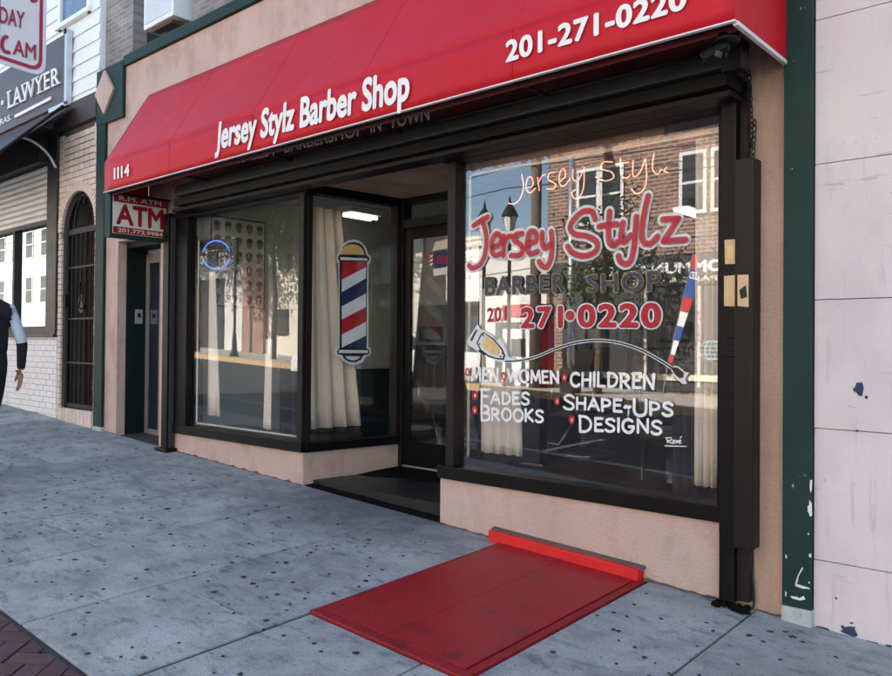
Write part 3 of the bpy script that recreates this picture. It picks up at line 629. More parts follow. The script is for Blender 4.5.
for k in range(3): MB().poly([P(x, y, DY-.006) for x, y in ((430, 256+4*k), (433, 254.5+4*k), (433, 256+4*k), (430, 258+4*k))]).build('pole_stripe', 'flag_white', dr, fixn=False)
# ---- big window
wb = bpy.data.objects.new('shop_window', None); COL.objects.link(wb); wb.parent = shop; wb['label'] = 'large storefront window with hand-painted shop lettering'
bx('frame', 'black_metal', wb, -3.62, -1.62, -.03, .10, .648, .735, bevel=.006)
bx('frame', 'bronze_metal', wb, -3.545, -3.475, -.028, .09, .735, 2.80, bevel=.006)
bx('frame', 'bronze_metal', wb, -3.59, -1.62, -.04, .10, 2.80, 2.90, bevel=.006)
bx('frame', 'black_metal', wb, -1.662, -1.60, -.02, .09, .735, 2.80, bevel=.004)
bx('pane', 'glass', wb, -3.475, -1.662, .028, .034, .735, 2.80)
mb = MB(); mb.tube([(-3.43, .075, .80), (-3.43, .075, 2.70), (-3.415, .075, 2.715), (-1.70, .075, 2.715), (-1.69, .075, 2.70), (-1.69, .075, .90)], .010, 8); mb.build('border_tube', 'cream_tube', wb, smooth=True)
bx('inner_valance', 'stucco_rust', wb, -3.47, -2.05, .16, .18, 2.73, 3.05)
# painted lettering on the inside of the glass
LY = .010
def g4(x, y, ox, oy, s): return (ox+x/s, oy+y/s)
def T(pts, ox, oy, s=6.76): return [g4(x, y, ox, oy, s) for x, y in pts]
c4 = lambda L: T(L, 450, 220); c5 = lambda L: T(L, 540, 210); c6 = lambda L: T(L, 630, 200)
script = [[(473.5, 225.5), (480, 221), (487.5, 217)], [(482, 219.5), (486, 236), (484.8, 254), (479.6, 264.5), (472.5, 268), (468.8, 265.5)],
 c4([(285, 185), (330, 165), (342, 115), (312, 92), (285, 135), (280, 205), (305, 240), (348, 222)]),
 c4([(362, 108), (360, 240)]), c4([(362, 170), (382, 120), (415, 108)]), c4([(488, 92), (445, 98), (432, 135), (475, 165), (492, 205), (465, 238), (412, 240)]),
 c4([(530, 160), (580, 140), (578, 88), (545, 75), (525, 115), (520, 190), (545, 228), (592, 212)]),
 [(542, 232.5), (542.3, 244), (545.5, 248), (551, 243)], [(551.2, 231.5), (552, 245.5), (550.4, 260), (546, 267), (541.5, 265.5), (539, 261.5)],
 c5([(372, 62), (350, 12), (290, 10), (230, 60), (203, 120), (235, 163), (320, 178), (382, 218), (375, 278), (300, 310), (220, 290), (185, 245)]),
 c5([(470, 10), (462, 120), (468, 215), (498, 240), (525, 215)]), c5([(398, 112), (460, 100), (520, 95)]),
 c5([(560, 85), (545, 185), (568, 215), (612, 170)]), c5([(650, 45), (640, 200), (618, 330), (580, 365), (542, 345), (530, 310)]),
 [(648, 196), (644, 214), (641.8, 232), (643.5, 242), (650.5, 243.5), (657.5, 236.5)],
 c6([(222, 132), (325, 126)]), c6([(325, 126), (228, 278)]), c6([(228, 280), (375, 268)])]
NY = Vector((0, -1, 0)); pxm = .0050
def painted(name, strokes, Y, w_m, m, lay0, grow=1.0):
    mb = MB()
    for i, st in enumerate(strokes):
        pts = [P(x, y, Y+.0003*i) for x, y in st]; ribbon(mb, smooth_path(pts, 6), w_m, NY)
    return mb.build(name, m, wb, fixn=False)
painted('script_outline', script, LY+.012, .068, 'glass_outline_white', 0)
painted('script_lettering', script, LY, .036, 'glass_paint_red', 0)
def qd(*a, Y=LY): return [P(x, y, Y) for x, y in a]
for nm, tx, q in (('BARBER', 'BARBER', ((485, 295.8), (565.5, 292.2), (485, 277), (565.5, 273.4))), ('SHOP', 'SHOP', ((587, 292.6), (661, 291.2), (586.5, 275), (661, 270.2)))):
    mb = MB(); text_on(mb, tx, *qd(*q, Y=LY+.004), offset=.055, spacing=1.14, ref=(tx, .033, 0, 1.14)); mb.build('lettering_outline', 'glass_paint_gold', wb, fixn=False)
    mb = MB(); text_on(mb, tx, *qd(*q, Y=LY), offset=.033, spacing=1.14, ref=(tx, .033, 0, 1.14)); mb.build('lettering', 'glass_paint_grey', wb, fixn=False)
for tx, q in (('201', ((487, 322.5), (507, 321), (487, 308), (507, 306))), ('271', ((520.5, 328.5), (563, 328), (520.5, 307.5), (563, 305.5))), ('0220', ((577.5, 327.5), (661.5, 328.2), (577.5, 304.5), (661.5, 302.5)))):
    if tx != '201':
        mb = MB(); text_on(mb, tx, *qd(*q, Y=LY+.004), offset=.082, spacing=1.16, ref=(tx, .042, 0, 1.16)); mb.build('lettering_outline', 'glass_outline_white', wb, fixn=False)
    mb = MB(); text_on(mb, tx, *qd(*q, Y=LY), offset=.042, spacing=1.16, ref=(tx, .042, 0, 1.16)); mb.build('lettering', 'glass_paint_red', wb, fixn=False)
def disc(name, px, py, rx, ry, m, Y): MB().poly([P(x, y, Y) for x, y in ell(px, py, rx, ry)]).build(name, m, wb, fixn=False)
disc('dot_outline', 570, 315.5, 6, 6.4, 'glass_outline_white', LY+.004); disc('dot', 570, 315.5, 4.7, 5, 'glass_paint_red', LY)
c7 = lambda L: T(L, 450, 310, 3.07)
def svc(tx, BL, BR, TL, TR, big=(), w=.0165):
    mb = MB(); hand(mb, tx, *[P(x, y, LY) for x, y in c7([BL, BR, TL, TR])], w, NY, (0, .0018, 0), big=big); mb.build('service_lettering', 'glass_paint_white', wb, fixn=False)
svc('MEN', (66, 217), (144, 220), (68, 177), (146, 181)); svc('WOMEN', (178, 221), (332, 224), (177, 183), (330, 189)); svc('CHILDREN', (370, 232), (624, 243), (370, 192), (626, 197))
svc('FADES', (95, 285), (242, 292), (95, 250), (242, 256), (0,)); svc('BROOKS', (95, 336), (285, 344), (95, 300), (285, 308), (0,)); svc('SHAPE-UPS', (348, 300), (682, 327), (348, 266), (682, 287), (0, 6)); svc('DESIGNS', (396, 368), (648, 381), (396, 330), (648, 340), (0,))
for (x, y) in c7([(54, 190), (165, 203), (351, 207), (77, 262), (76, 307), (329, 279), (374, 337)]):
    disc('bullet', x, y, 3.0, 4.4, 'glass_paint_red', LY+.002); disc('bullet_highlight', x, y+.3, .8, 1.9, 'glass_outline_white', LY)
mb = MB()
for st in ([(665, 392), (668, 408)], [(662, 393), (678, 392), (680, 399), (668, 401), (684, 410)], [(686, 405), (691, 401), (686, 400), (685, 408), (692, 408)], [(694, 409), (695, 400), (699, 408), (700, 400)], [(704, 405), (709, 401), (704, 400), (703, 409), (711, 408)], [(706, 394), (711, 388)], [(660, 417), (725, 419)]):
    pts = [P(x, y, LY) for x, y in c7(st)]; ribbon(mb, smooth_path(pts, 3), .005, NY)
mb.build('signature', 'glass_paint_white', wb, fixn=False)
# clippers and their cord, painted
c8 = lambda L: T(L, 450, 300)
def pp(name, m, pts, k=0): MB().poly([P(x, y, LY+.004-.001*k) for x, y in pts]).build(name, m, wb, fixn=False)
pp('clipper_outline', 'glass_outline_white', c8([(115, 270), (150, 220), (185, 165), (205, 195), (260, 225), (320, 275), (340, 255), (352, 280), (385, 350), (395, 385), (450, 400), (420, 425), (340, 420), (280, 400), (215, 370), (170, 335), (120, 300)]), 0)
pp('clipper_body', 'paint_black', c8([(178, 290), (205, 235), (225, 215), (300, 265), (355, 330), (375, 375), (365, 405), (320, 402), (260, 385), (205, 345)]), 1)
pp('clipper_face', 'glass_outline_white', c8([(188, 292), (212, 242), (232, 226), (296, 275), (346, 336), (362, 376), (355, 394), (318, 392), (262, 374), (212, 336)]), 2)
pp('clipper_panel', 'glass_paint_tan', c8([(215, 300), (235, 250), (252, 248), (300, 288), (338, 340), (330, 368), (300, 372), (250, 345)]), 3)
pp('clipper_blade', 'paint_black', c8([(135, 272), (160, 225), (178, 195), (186, 205), (160, 255), (150, 278)]), 1)
pp('clipper_lever', 'paint_black', c8([(188, 335), (215, 345), (240, 372), (232, 378), (195, 352)]), 1)
for (x, y) in ((226, 240), (200, 298), (355, 360), (342, 384)):
    X, Y_ = g4(x, y, 450, 300, 6.76); disc('clipper_screw', X, Y_, .9, .9, 'paint_black', LY-.001)
cord = smooth_path([P(x, y, LY+.003) for x, y in c7([(170, 158), (205, 156), (260, 145), (340, 113), (420, 95), (500, 97), (580, 120), (640, 152), (682, 178)])], 6)
mb = MB(); ribbon(mb, cord, .019, NY); mb.build('cord_outline', 'glass_outline_white', wb, fixn=False)
mb = MB(); ribbon(mb, [p-Vector((0, .001, 0)) for p in cord], .009, NY); mb.build('cord', 'grey_metal', wb, fixn=False)
pp('plug_outline', 'glass_outline_white', c7([(672, 172), (700, 172), (722, 190), (735, 192), (728, 202), (722, 210), (728, 226), (715, 228), (700, 215), (686, 200)]), 1)
pp('plug', 'paint_black', c7([(678, 176), (698, 176), (718, 193), (716, 207), (704, 210), (690, 197)]), 2)

# ---- ATM doorway
ad = bpy.data.objects.new('atm_doorway', None); COL.objects.link(ad); ad.parent = shop; ad['label'] = 'narrow recessed doorway with pale door below the cash machine sign'
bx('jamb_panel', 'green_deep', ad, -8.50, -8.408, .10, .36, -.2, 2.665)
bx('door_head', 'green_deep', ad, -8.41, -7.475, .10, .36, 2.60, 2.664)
bx('door_panel', 'int_wall', ad, -8.405, -7.47, .345, .38, .30, 2.60)
bx('door_stile', 'door_paint', ad, -8.40, -8.33, .32, .344, .45, 2.55, bevel=.004); bx('door_stile', 'door_paint', ad, -8.10, -8.03, .32, .344, .45, 2.55, bevel=.004); bx('door_stile', 'door_paint', ad, -8.33, -8.10, .322, .344, .45, .6); bx('door_stile', 'door_paint', ad, -8.33, -8.10, .322, .344, 2.45, 2.55)
bx('door_glass', 'glass_dark', ad, -8.33, -8.10, .33, .340, .6, 2.45)
bx('threshold', 'concrete', ad, -8.41, -7.47, -.005, .36, .2, .50)
bx('intercom', 'alu', ad, -8.408, -8.395, .20, .285, 1.77, 1.93, bevel=.004); bx('intercom_button', 'black_metal', ad, -8.395, -8.390, .225, .26, 1.84, 1.89)
# hasp and padlock on the pier
lk = thing('padlock', 'small chrome padlock and hasp on the strip beside the black shutter track', 'padlock')
pl = P(168, 337, -.03)
MB().box(pl.x-.05, pl.x+.05, -.035, -.0, pl.z-.022, pl.z+.0).build('hasp', 'steel', lk); MB().box(pl.x-.02, pl.x+.045, -.06, -.036, pl.z-.085, pl.z-.025).build('lock_body', 'black_metal', lk, bevel=.006)
MB().tube([(pl.x-.01, -.048, pl.z-.025), (pl.x-.012, -.048, pl.z+.02), (pl.x+.012, -.048, pl.z+.04), (pl.x+.034, -.048, pl.z+.02), (pl.x+.034, -.048, pl.z-.025)], .006, 8).build('shackle', 'steel', lk, smooth=True)

# ---- roller shutter gear of the shop: housing, tracks
rs = thing('roller_shutter', 'black rolled-up security shutter housing with side tracks under the red awning', 'shutter')
bx('housing', 'grey_metal', rs, -6.66, -1.50, -.31, -.045, 2.905, 2.985, bevel=.01)
bx('housing_lip', 'black_metal', rs, -6.76, -1.52, -.26, -.045, 2.835, 2.903, bevel=.006)
bx('bottom_bar', 'bronze_metal', rs, -6.90, -1.53, -.20, -.045, 2.80, 2.833, bevel=.006)
for k in range(5): MB().tube([(-6.64, -.285+.045*k, 2.995+.012*(k % 2)), (-1.51, -.285+.045*k, 2.995+.012*(k % 2))], .018, 8).build('slat', 'grey_metal', rs, smooth=True)
bx('track', 'black_metal', rs, -7.272, -7.165, -.085, -.003, G(-7.2, 0)+.0, 2.835, bevel=.005); bx('track_groove', 'joint_dark', rs, -7.166, -7.150, -.065, -.003, G(-7.2, 0), 2.80)
bx('track_foot', 'black_metal', rs, -7.32, -7.10, -.13, -.003, G(-7.2, -.05)-.01, G(-7.2, -.05)+.03, bevel=.008)
bx('track', 'black_metal', rs, -1.622, -1.543, -.085, .001, .27, 2.905, bevel=.005); bx('track', 'bronze_metal', rs, -1.541, -1.475, -.06, .001, .28, .60, bevel=.004)
bx('cover_box', 'bronze_metal', rs, -1.540, -1.447, -.105, .001, .553, 2.50, bevel=.006); bx('track', 'black_metal', rs, -1.541, -1.50, -.05, .001, 2.501, 2.905, bevel=.004)
for zz in (.36, .39): bx('bolt', 'rubber', rs, -1.632, -1.62, -.06, -.03, zz+.25, zz+.275)
mb = MB()
for k in range(26): gumx = random.uniform(-1.66, -1.47); mb.lathe((gumx, random.uniform(-.11, -.01), G(gumx, 0)), [(.022*random.uniform(.5, 1), 0), (.018, .012), (.004, .025)], 6)
struct(mb.build('rust_debris', 'mat_black', rs), 'stuff')
# stickers on the right track
for (nm, pts, m, Y) in (('sticker', ((724.5, 240), (737, 239), (737, 264), (725, 264)), 'sticker_orange', -.087), ('sticker', ((724, 276), (736.5, 275), (736.5, 306.5), (724, 306)), 'sticker_orange', -.087), ('sticker', ((737.5, 275), (748.5, 274.5), (748.5, 307), (737.5, 306)), 'sticker_orange', -.1075)):
    MB().prism([P(x, y, Y) for x, y in pts], (0, .0014, 0)).build(nm, m, rs)
MB().poly([P(x, y, -.109) for x, y in ((739, 290), (746, 285), (747, 297), (741, 299))]).build('sticker_print', 'grey_metal', rs, fixn=False)
MB().poly([P(x, y, -.0885) for x, y in ((727, 246), (734, 245), (734, 258), (728, 258))]).build('sticker_print', 'paint_tan', rs, fixn=False)
for (a, b) in ((727, 326), (727, 345)):
    p = P(a+4, b+6, -.087); MB().box(p.x-.022, p.x+.022, -.098, -.085, p.z-.03, p.z+.03).build('latch', 'black_metal', rs, bevel=.004)
# chain hanging by the right track and cable below the box
ch = thing('pull_chain', 'rusty steel pull chain hanging beside the right shutter track above the box', 'chain')
def chain(px0, py0, px1, py1, nm):
    a = P(px0, py0, -.06); b = P(px1, py1, -.05); L = (b-a).length; n = int(L/.026)
    for i in range(n):
        c = a+(b-a)*((i+.5)/n); d = (b-a).normalized(); s = Vector((1, 0, 0)) if i % 2 else Vector((.35, .94, 0)); pts = [c+d*(.017*math.cos(t))+s*(.009*math.sin(t)) for t in [2*math.pi*k/10 for k in range(10)]]
        MB().tube(pts, .0032, 5, closed=True).build('link', 'bronze_metal', ch, smooth=True)
chain(749, 70, 752, 128, 0); chain(752, 128, 748, 160, 1); chain(755, 120, 753, 160, 1)
cb_ = MB(); cb_.tube(smooth_path([P(x, y, -.03) for x, y in ((748, 549), (752, 570), (754, 595), (753, 607), (748, 609))]), .006, 8); tag(cb_.build('cable', 'rubber', smooth=True), 'thin black cable hanging from the bottom of the shutter box by the pink pier', 'cable')

# ================================================================== AWNING
aw = thing('awning', 'long red vinyl shop awning with white lettering above the barbershop front', 'awning')
AY = -.67; AX0, AX1 = -7.29, -1.322; AZ0, AZV, AZT = 2.965, 3.245, 4.135
NXA = 48
def wob(x, k): return .006*math.sin(x*7.3+k)+.004*math.sin(x*17.1+2*k)
mb = MB()
rows = []
for j in range(9):
    t = j/8; row = []
    for i in range(NXA+1):
        u = i/NXA; xl = AX0+(-7.735-AX0)*t; x = xl+(AX1-xl)*u
        y = AY+(-.015-AY)*t; z = AZV+(AZT-AZV)*t; sag = -.018*math.sin(math.pi*t)*(.6+.4*math.sin(u*30))
        row.append((x, y+sag*.4, z+sag))
    rows.append(row)
vs = [v for r in rows for v in r]; fs = [(j*(NXA+1)+i, j*(NXA+1)+i+1, (j+1)*(NXA+1)+i+1, (j+1)*(NXA+1)+i) for j in range(8) for i in range(NXA)]
mb.add(vs, fs); o = mb.build('canopy', 'awning_red', aw, smooth=True, fixn=False)
md = o.modifiers.new('thick', 'SOLIDIFY'); md.thickness = .004; md.offset = -1
mb = MB(); vs = []
for j in range(5):
    for i in range(NXA+1):
        x = AX0+(AX1-AX0)*i/NXA; t = j/4; vs.append((x, AY-.002+wob(x, 0)*.5*math.sin(math.pi*t), AZ0+(AZV-AZ0)*t))
mb.add(vs, [(j*(NXA+1)+i, j*(NXA+1)+i+1, (j+1)*(NXA+1)+i+1, (j+1)*(NXA+1)+i) for j in range(4) for i in range(NXA)])
o = mb.build('valance', 'awning_red', aw, smooth=True, fixn=False); md = o.modifiers.new('thick', 'SOLIDIFY'); md.thickness = .004; md.offset = -1
for k_ in range(1, 5):
    u = k_/5; xs_ = AX0+(AX1-AX0)*u; xt_ = -7.735+(AX1+7.735)*u
    MB().tube([(xs_+(xt_-xs_)*t, AY+(-.015-AY)*t-.018*.4*math.sin(math.pi*t)*(.6+.4*math.sin(u*30)), AZV+(AZT-AZV)*t-.018*math.sin(math.pi*t)*(.6+.4*math.sin(u*30))) for t in [q/8 for q in range(9)]], .0018, 6).build('seam', 'awning_red', aw, smooth=True)
    MB().tube([(xs_, AY-.003, AZ0), (xs_, AY-.003, AZV)], .0018, 6).build('seam', 'awning_red', aw, smooth=True)
for X, Xt, nm in ((AX1+.001, AX1+.001, 'side_panel'), (AX0-.001, -7.736, 'side_panel')):
    MB().prism([(X, AY, AZ0), (X, AY, AZV), (Xt, -.015, AZT), (Xt, -.005, AZ0)], (.004 if X > -3 else -.004, 0, 0)).build(nm, 'awning_red', aw)
bx('piping', 'white_trim', aw, AX0-.004, AX1+.006, AY-.010, AY+.014, AZ0-.006, AZ0+.002, bevel=.002)
bx('piping', 'white_trim', aw, AX1-.012, AX1+.010, AY+.014, -.006, AZ0-.016, AZ0+.003, bevel=.003)
for X in [AX0+.02+(AX1-AX0-.04)*k/5 for k in range(6)]:
    mb = MB(); mb.tube([(X, AY+.02, AZ0+.01), (X, -.02, AZ0+.01)], .012, 6); mb.tube([(X, AY+.02, AZ0+.01), (X, AY+.02, AZV-.02), (X, -.02, AZT-.05)], .012, 6); mb.build('frame_tube', 'bronze_metal', aw, smooth=True)
MB().tube([(AX0+.02, AY+.02, AZ0+.01), (AX1-.02, AY+.02, AZ0+.01)], .012, 6).build('frame_tube', 'bronze_metal', aw, smooth=True)
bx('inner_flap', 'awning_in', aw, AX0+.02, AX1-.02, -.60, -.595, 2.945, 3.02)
wp = -.012
mb = MB(); text_on(mb, 'Jersey Stylz Barber Shop', *[P(x, y, AY) for x, y in ((216.5, 150.5), (411, 100.5), (218, 123), (411, 65.5))], push=(0, wp, 0), offset=.036, shear=.04); mb.build('lettering', 'white_letter', aw, fixn=False)
mb = MB(); text_on(mb, '201-271-0220', *[P(x, y, AY) for x, y in ((507, 63.5), (688, 9.5), (507, 42), (688, -14.5))], push=(0, wp, 0), offset=.036, spacing=1.06); mb.build('lettering', 'white_letter', aw, fixn=False)
for c_, xa, xb in (('1', 115.0, 116.7), ('1', 118.6, 120.3), ('1', 122.2, 123.9), ('4', 125.3, 130.8)):
    f_ = lambda x, k: (180, 168.5)[k]-(4, 4.5)[k]*(x-114.5)/16.5
    mb = MB(); text_on(mb, c_, *[P(x, f_(x, k), AY) for x, k in ((xa, 0), (xb, 0), (xa, 1), (xb, 1))], push=(0, wp, 0), offset=.03); mb.build('numeral', 'white_letter', aw, fixn=False)
for tx, xa, xb in (('THE', 228, 246), ('BEST', 252, 278), ('BARBERSHOP', 285, 364), ('IN', 371, 382), ('TOWN', 390, 430)):
    f_ = lambda x, k: (166, 155)[k]+((120, 106)[k]-(166, 155)[k])*(x-228)/202
    mb = MB(); text_on(mb, tx, *[P(x, f_(x, k), -.60) for x, k in ((xa, 0), (xb, 0), (xa, 1), (xb, 1))], push=(0, -.004, 0), offset=.02); mb.build('inner_lettering', 'alu_dark', aw, fixn=False)

# ---- projecting ATM sign
sg = thing('atm_sign', 'small white and red projecting ATM sign above the narrow doorway', 'sign')
X = -7.32
bx('sign_box', 'green_clean', sg, X-.12, X, -.60, -.02, 2.565, 2.99, bevel=.004)
bx('sign_face', 'atm_white', sg, X, X+.006, -.575, -.03, 2.60, 2.985)
bx('sign_strip', 'atm_red', sg, X+.006, X+.009, -.572, -.033, 2.90, 2.982); bx('sign_strip', 'atm_red', sg, X+.006, X+.009, -.572, -.033, 2.603, 2.665)
bx('bracket', 'bronze_metal', sg, X-.07, X-.04, -.03, .0, 2.72, 2.86)
def V(y, z, dx=.011): return Vector((X+dx, y, z))
for tx, y0, y1, z0, z1, m, off, dx in (('R.M. ATM', -.52, -.09, 2.917, 2.962, 'atm_white', .015, .011), ('ATM', -.545, -.06, 2.685, 2.885, 'atm_red', .035, .008), ('201.772.9984', -.53, -.07, 2.615, 2.652, 'atm_white', .02, .011)):
    mb = MB(); text_on(mb, tx, V(y0, z0, dx), V(y1, z0, dx), V(y0, z1, dx), V(y1, z1, dx), offset=off); mb.build('lettering', m, sg, fixn=False)

# ---- security camera under the awning corner
sc_ = thing('security_camera', 'dark bullet security camera on bracket under the awning corner', 'camera')
cpos = P(727, 34, -.55)
MB().lathe((cpos.x+.0, -.55, AZ0-.045), [(.05, 0), (.06, .01), (.055, .035)], 14).build('mount', 'black_metal', sc_, smooth=True)
MB().tube([(cpos.x, -.55, AZ0-.03), (cpos.x-.01, -.54, AZ0-.10)], .012, 8).build('arm', 'black_metal', sc_)
a = P(728, 44, -.55); b = P(703, 58, -.60)
mb = MB(); mb.tube([a, a+(b-a)*.1, b], [.024, .030, .030], 12); mb.build('body', 'black_metal', sc_, smooth=False)
MB().tube([b+(b-a)*.01, b+(b-a)*.05], .022, 12).build('lens', 'glass_dark', sc_)
MB().prism([P(x, y, -.60) for x, y in ((716, 50), (721, 51.5), (719, 57), (714, 55.5))], (0, .02, 0)).build('bracket_plate', 'alu_dark', sc_)
jb = P(733, 56, -.40); tag(MB().box(jb.x-.05, jb.x+.05, -.42, -.33, jb.z-.07, jb.z+.07).build('junction_box', 'black_metal', bevel=.006), 'black junction box at the end of the shutter housing below the awning corner', 'box')

# ---- cellar hatch
ht = thing('cellar_hatch', 'red painted steel cellar hatch with diamond tread set in the pavement', 'hatch')
def gq(xa, xb, ya, yb, z0, z1, name, m, bevel=.003):
    c = ((xa, ya), (xb, ya), (xb, yb), (xa, yb))
    return MB().hexa([(x, y, G(x, y)+z0) for x, y in c], [(x, y, G(x, y)+z1) for x, y in c]).build(name, m, ht, bevel=bevel)
gq(HX0+.003, HX1-.003, HY0+.003, HY0+.06, -.08, .010, 'frame', 'hatch_frame'); gq(HX1-.045, HX1-.003, HY0+.062, HY1, -.08, .008, 'frame', 'hatch_frame'); gq(HX0+.003, HX0+.03, HY0+.062, HY1, -.08, .008, 'frame', 'hatch_frame')
gq(HX0+.003, HX1-.003, HY0+.062, HY1, -.08, -.01, 'pit_cover', 'joint_dark')
gq(HX0+.034, -2.575, HY0+.066, HY1-.004, -.004, .0115, 'leaf', 'hatch_red', .002); gq(-2.569, HX1-.055, HY0+.066, HY1-.004, -.004, .0115, 'leaf', 'hatch_red', .002)
gq(-2.578, -2.566, HY0+.066, HY1-.004, -.006, .010, 'seam', 'hatch_frame', 0)
for (x, y) in ((HX1-.02, -1.2), (HX1-.02, -.75), (HX1-.02, -.3), (HX0+.5, HY0+.03)):
    MB().lathe((x, y, G(x, y)+.008), [(.006, 0), (.005, .003), (.001, .004)], 8).build('rivet', 'hatch_frame', ht)
kr = MB(); kr.hexa([(-3.13, -.085, .1), (-2.08, -.085, .1), (-2.08, -.003, .1), (-3.13, -.003, .1)], [(-3.13, -.075, .378), (-2.08, -.075, .330), (-2.08, -.003, .330), (-3.13, -.003, .378)])
tag(kr.build('hatch_kerb', 'kerb_red', bevel=.006), 'bright red painted concrete upstand along the wall behind the cellar hatch', 'kerb')
mb = MB(); mb.hexa([(-3.14, -.05, .372), (-2.07, -.05, .322), (-2.07, -.002, .322), (-3.14, -.002, .372)], [(-3.14, -.03, .380), (-2.07, -.03, .332), (-2.07, -.002, .342), (-3.14, -.002, .391)]); mb.build('mortar_fillet', 'mortar_dark', shop, bevel=.004)
# dirt fillet where the stucco meets the pavement
mb = MB()
def fillet(xa, xb, w=.03):
    n = int((xb-xa)/.012)
    for i in range(n):
        x = xa+(xb-xa)*i/n; x2 = xa+(xb-xa)*(i+1)/n; a = (.35+.65*abs(noise.noise((x*9, 0, 0))))*w; h = .003+.026*max(0, noise.noise((x*11, 3, 0))+.15)*random.uniform(.6, 1)
        mb.add([(x, -a, G(x, 0)+.002), (x2, -a*.8, G(x2, 0)+.002), (x2, -.001, G(x2, 0)+h), (x, -.001, G(x, 0)+h)], [(0, 1, 2, 3)])
fillet(-7.1, -5.13); fillet(-3.61, -3.15); fillet(-2.07, -1.63, .045); fillet(-1.46, -1.34); fillet(-8.7, -8.41)
struct(mb.build('dirt_fillet', 'grime', shop, fixn=False), 'stuff')

# ---- window air conditioner upstairs
ac = thing('window_air_conditioner', 'white window air conditioner jutting from the upper brick wall', 'air conditioner')
p0 = P(143.5, 30, -.07); p1 = P(173, 15.5, -.07)
ax0, ax1, az = p0.x, p1.x, (p0.z+p1.z)/2
bx('casing', 'siding', ac, ax0, ax1, -.07, .21, az, az+.42, bevel=.01); bx('front_panel', 'ac_white', ac, ax0+.04, ax1-.04, -.076, -.069, az+.05, az+.38, bevel=.003)
bx('control_strip', 'grey_metal', ac, ax0+.06, ax1-.06, -.08, -.0765, az+.34, az+.36)
bx('support', 'mortar_dark', ac, ax0+.1, ax1-.1, -.03, .05, az-.03, az-.002)

# ================================================================== INTERIOR OF THE SHOP
def curtain(label, pts, z0, z1, m, folds, amp, group=None, flare=1.0, name='curtain', hem=None):
    """pts: path at the top; folds follow the path; flare widens the bottom"""
    t = thing(name, label, 'curtain', group)
    pts = [Vector((*p, 0)) for p in pts]; n = folds*8; mb = MB(); rows = 10; vs = []
    seg = pts[1]-pts[0]; d = seg.normalized(); nn = Vector((-d.y, d.x, 0))
    for j in range(rows+1):
        v = j/rows; k = 1+(flare-1)*v
        for i in range(n+1):
            u = i/n; ph = 2*math.pi*folds*u
            a = amp*(.55+.45*v)*(math.sin(ph)+.35*math.sin(ph*2.3+1.7))
            p = pts[0]+seg*(u*k)+nn*a
            vs.append((p.x, p.y, z1+(z0-z1)*v))
    mb.add(vs, [(j*(n+1)+i, j*(n+1)+i+1, (j+1)*(n+1)+i+1, (j+1)*(n+1)+i) for j in range(rows) for i in range(n)])
    o = mb.build('drape', m, t, smooth=True, fixn=False); md = o.modifiers.new('thick', 'SOLIDIFY'); md.thickness = .003
    if hem:
        vv = vs[-(n+1):]; hb = MB()
        hb.add([(x, y, z+.001) for x, y, z in vv]+[(x, y, z-.04) for x, y, z in vv], [(i, i+1, n+2+i, n+1+i) for i in range(n)]); hb.build('hem', hem, t, smooth=True, fixn=False)
    return t
curtain('beige curtain at the right edge inside the large lettered window', [(-1.85, .12), (-1.69, .12)], .80, 2.70, 'curtain', 4, .022)
curtain('short beige curtain inside the large window beside the entrance corner', [(-3.44, .22), (-3.13, .24)], .82, 1.95, 'curtain', 4, .025, flare=1.1)
curtain('dark drape hanging inside the large window next to the beige curtain', [(-2.03, .22), (-1.86, .16)], .70, 1.42, 'curtain_dark', 3, .03, flare=1.15)
# curtains behind the side window: path along the side wall, inside
ca_ = A1+dS*.08-nS*.16; cb2 = A1+dS*.46-nS*.16
curtain('long beige curtain with dark hem behind the barber pole decal', [(ca_.x, ca_.y), (cb2.x, cb2.y)], .84, 2.72, 'curtain_warm', 4, .035, flare=1.6, hem='curtain_dark')
curtain('beige curtain behind the left edge of the left window', [(-6.82, .15), (-6.70, .15)], .86, 2.35, 'curtain', 2, .02, flare=2.0)
curtain('dark drape at the far left inside the left window', [(-6.92, .10), (-6.84, .10)], .80, 2.3, 'curtain_dark', 2, .02, flare=1.3)
curtain('black drape standing inside the right corner of the left window', [(-5.66, .15), (-5.28, .15)], .78, 1.42, 'curtain_dark', 3, .03, flare=1.1)
curtain('white curtain panel beside the black drape in the left window', [(-5.74, .13), (-5.84, .13)], .80, 1.60, 'curtain', 1, .02, flare=1.3)
# neon script sign
emis('neon_on', (1.0, .30, .17), .21, (.9, .7, .6))
n1 = lambda L: T(L, 450, 130); n2 = lambda L: T(L, 540, 120); n3 = lambda L: T(L, 630, 110)
neon = [n1([(485, 300), (497, 390), (470, 470), (430, 500), (395, 495)]), n1([(515, 392), (560, 375), (552, 320), (525, 328), (514, 395), (542, 425), (580, 392)]), n1([(592, 318), (604, 412)]), n1([(602, 350), (622, 310), (645, 300)]),
 n2([(102, 350), (62, 362), (58, 405), (104, 432), (90, 465), (45, 465)]), n2([(132, 420), (172, 380), (160, 330), (135, 355), (130, 420), (160, 450), (205, 395)]), n2([(222, 330), (224, 400), (258, 410), (294, 335)]), n2([(298, 318), (296, 440), (270, 520), (232, 530), (215, 492), (245, 468)]),
 n2([(492, 285), (430, 285), (412, 330), (480, 350), (497, 390), (440, 412), (375, 385)]), n2([(545, 258), (548, 370), (585, 392), (612, 370)]), n2([(512, 300), (600, 285)]),
 n3([(20, 340), (22, 445), (65, 425), (100, 335)]), n3([(105, 328), (112, 460), (90, 540), (40, 565), (8, 530)]), n3([(162, 290), (152, 395), (185, 432), (215, 398)]), n3([(252, 385), (228, 410), (258, 424)])]
ns_ = thing('neon_sign', 'glowing orange neon script sign hanging inside the top of the large window', 'neon sign')
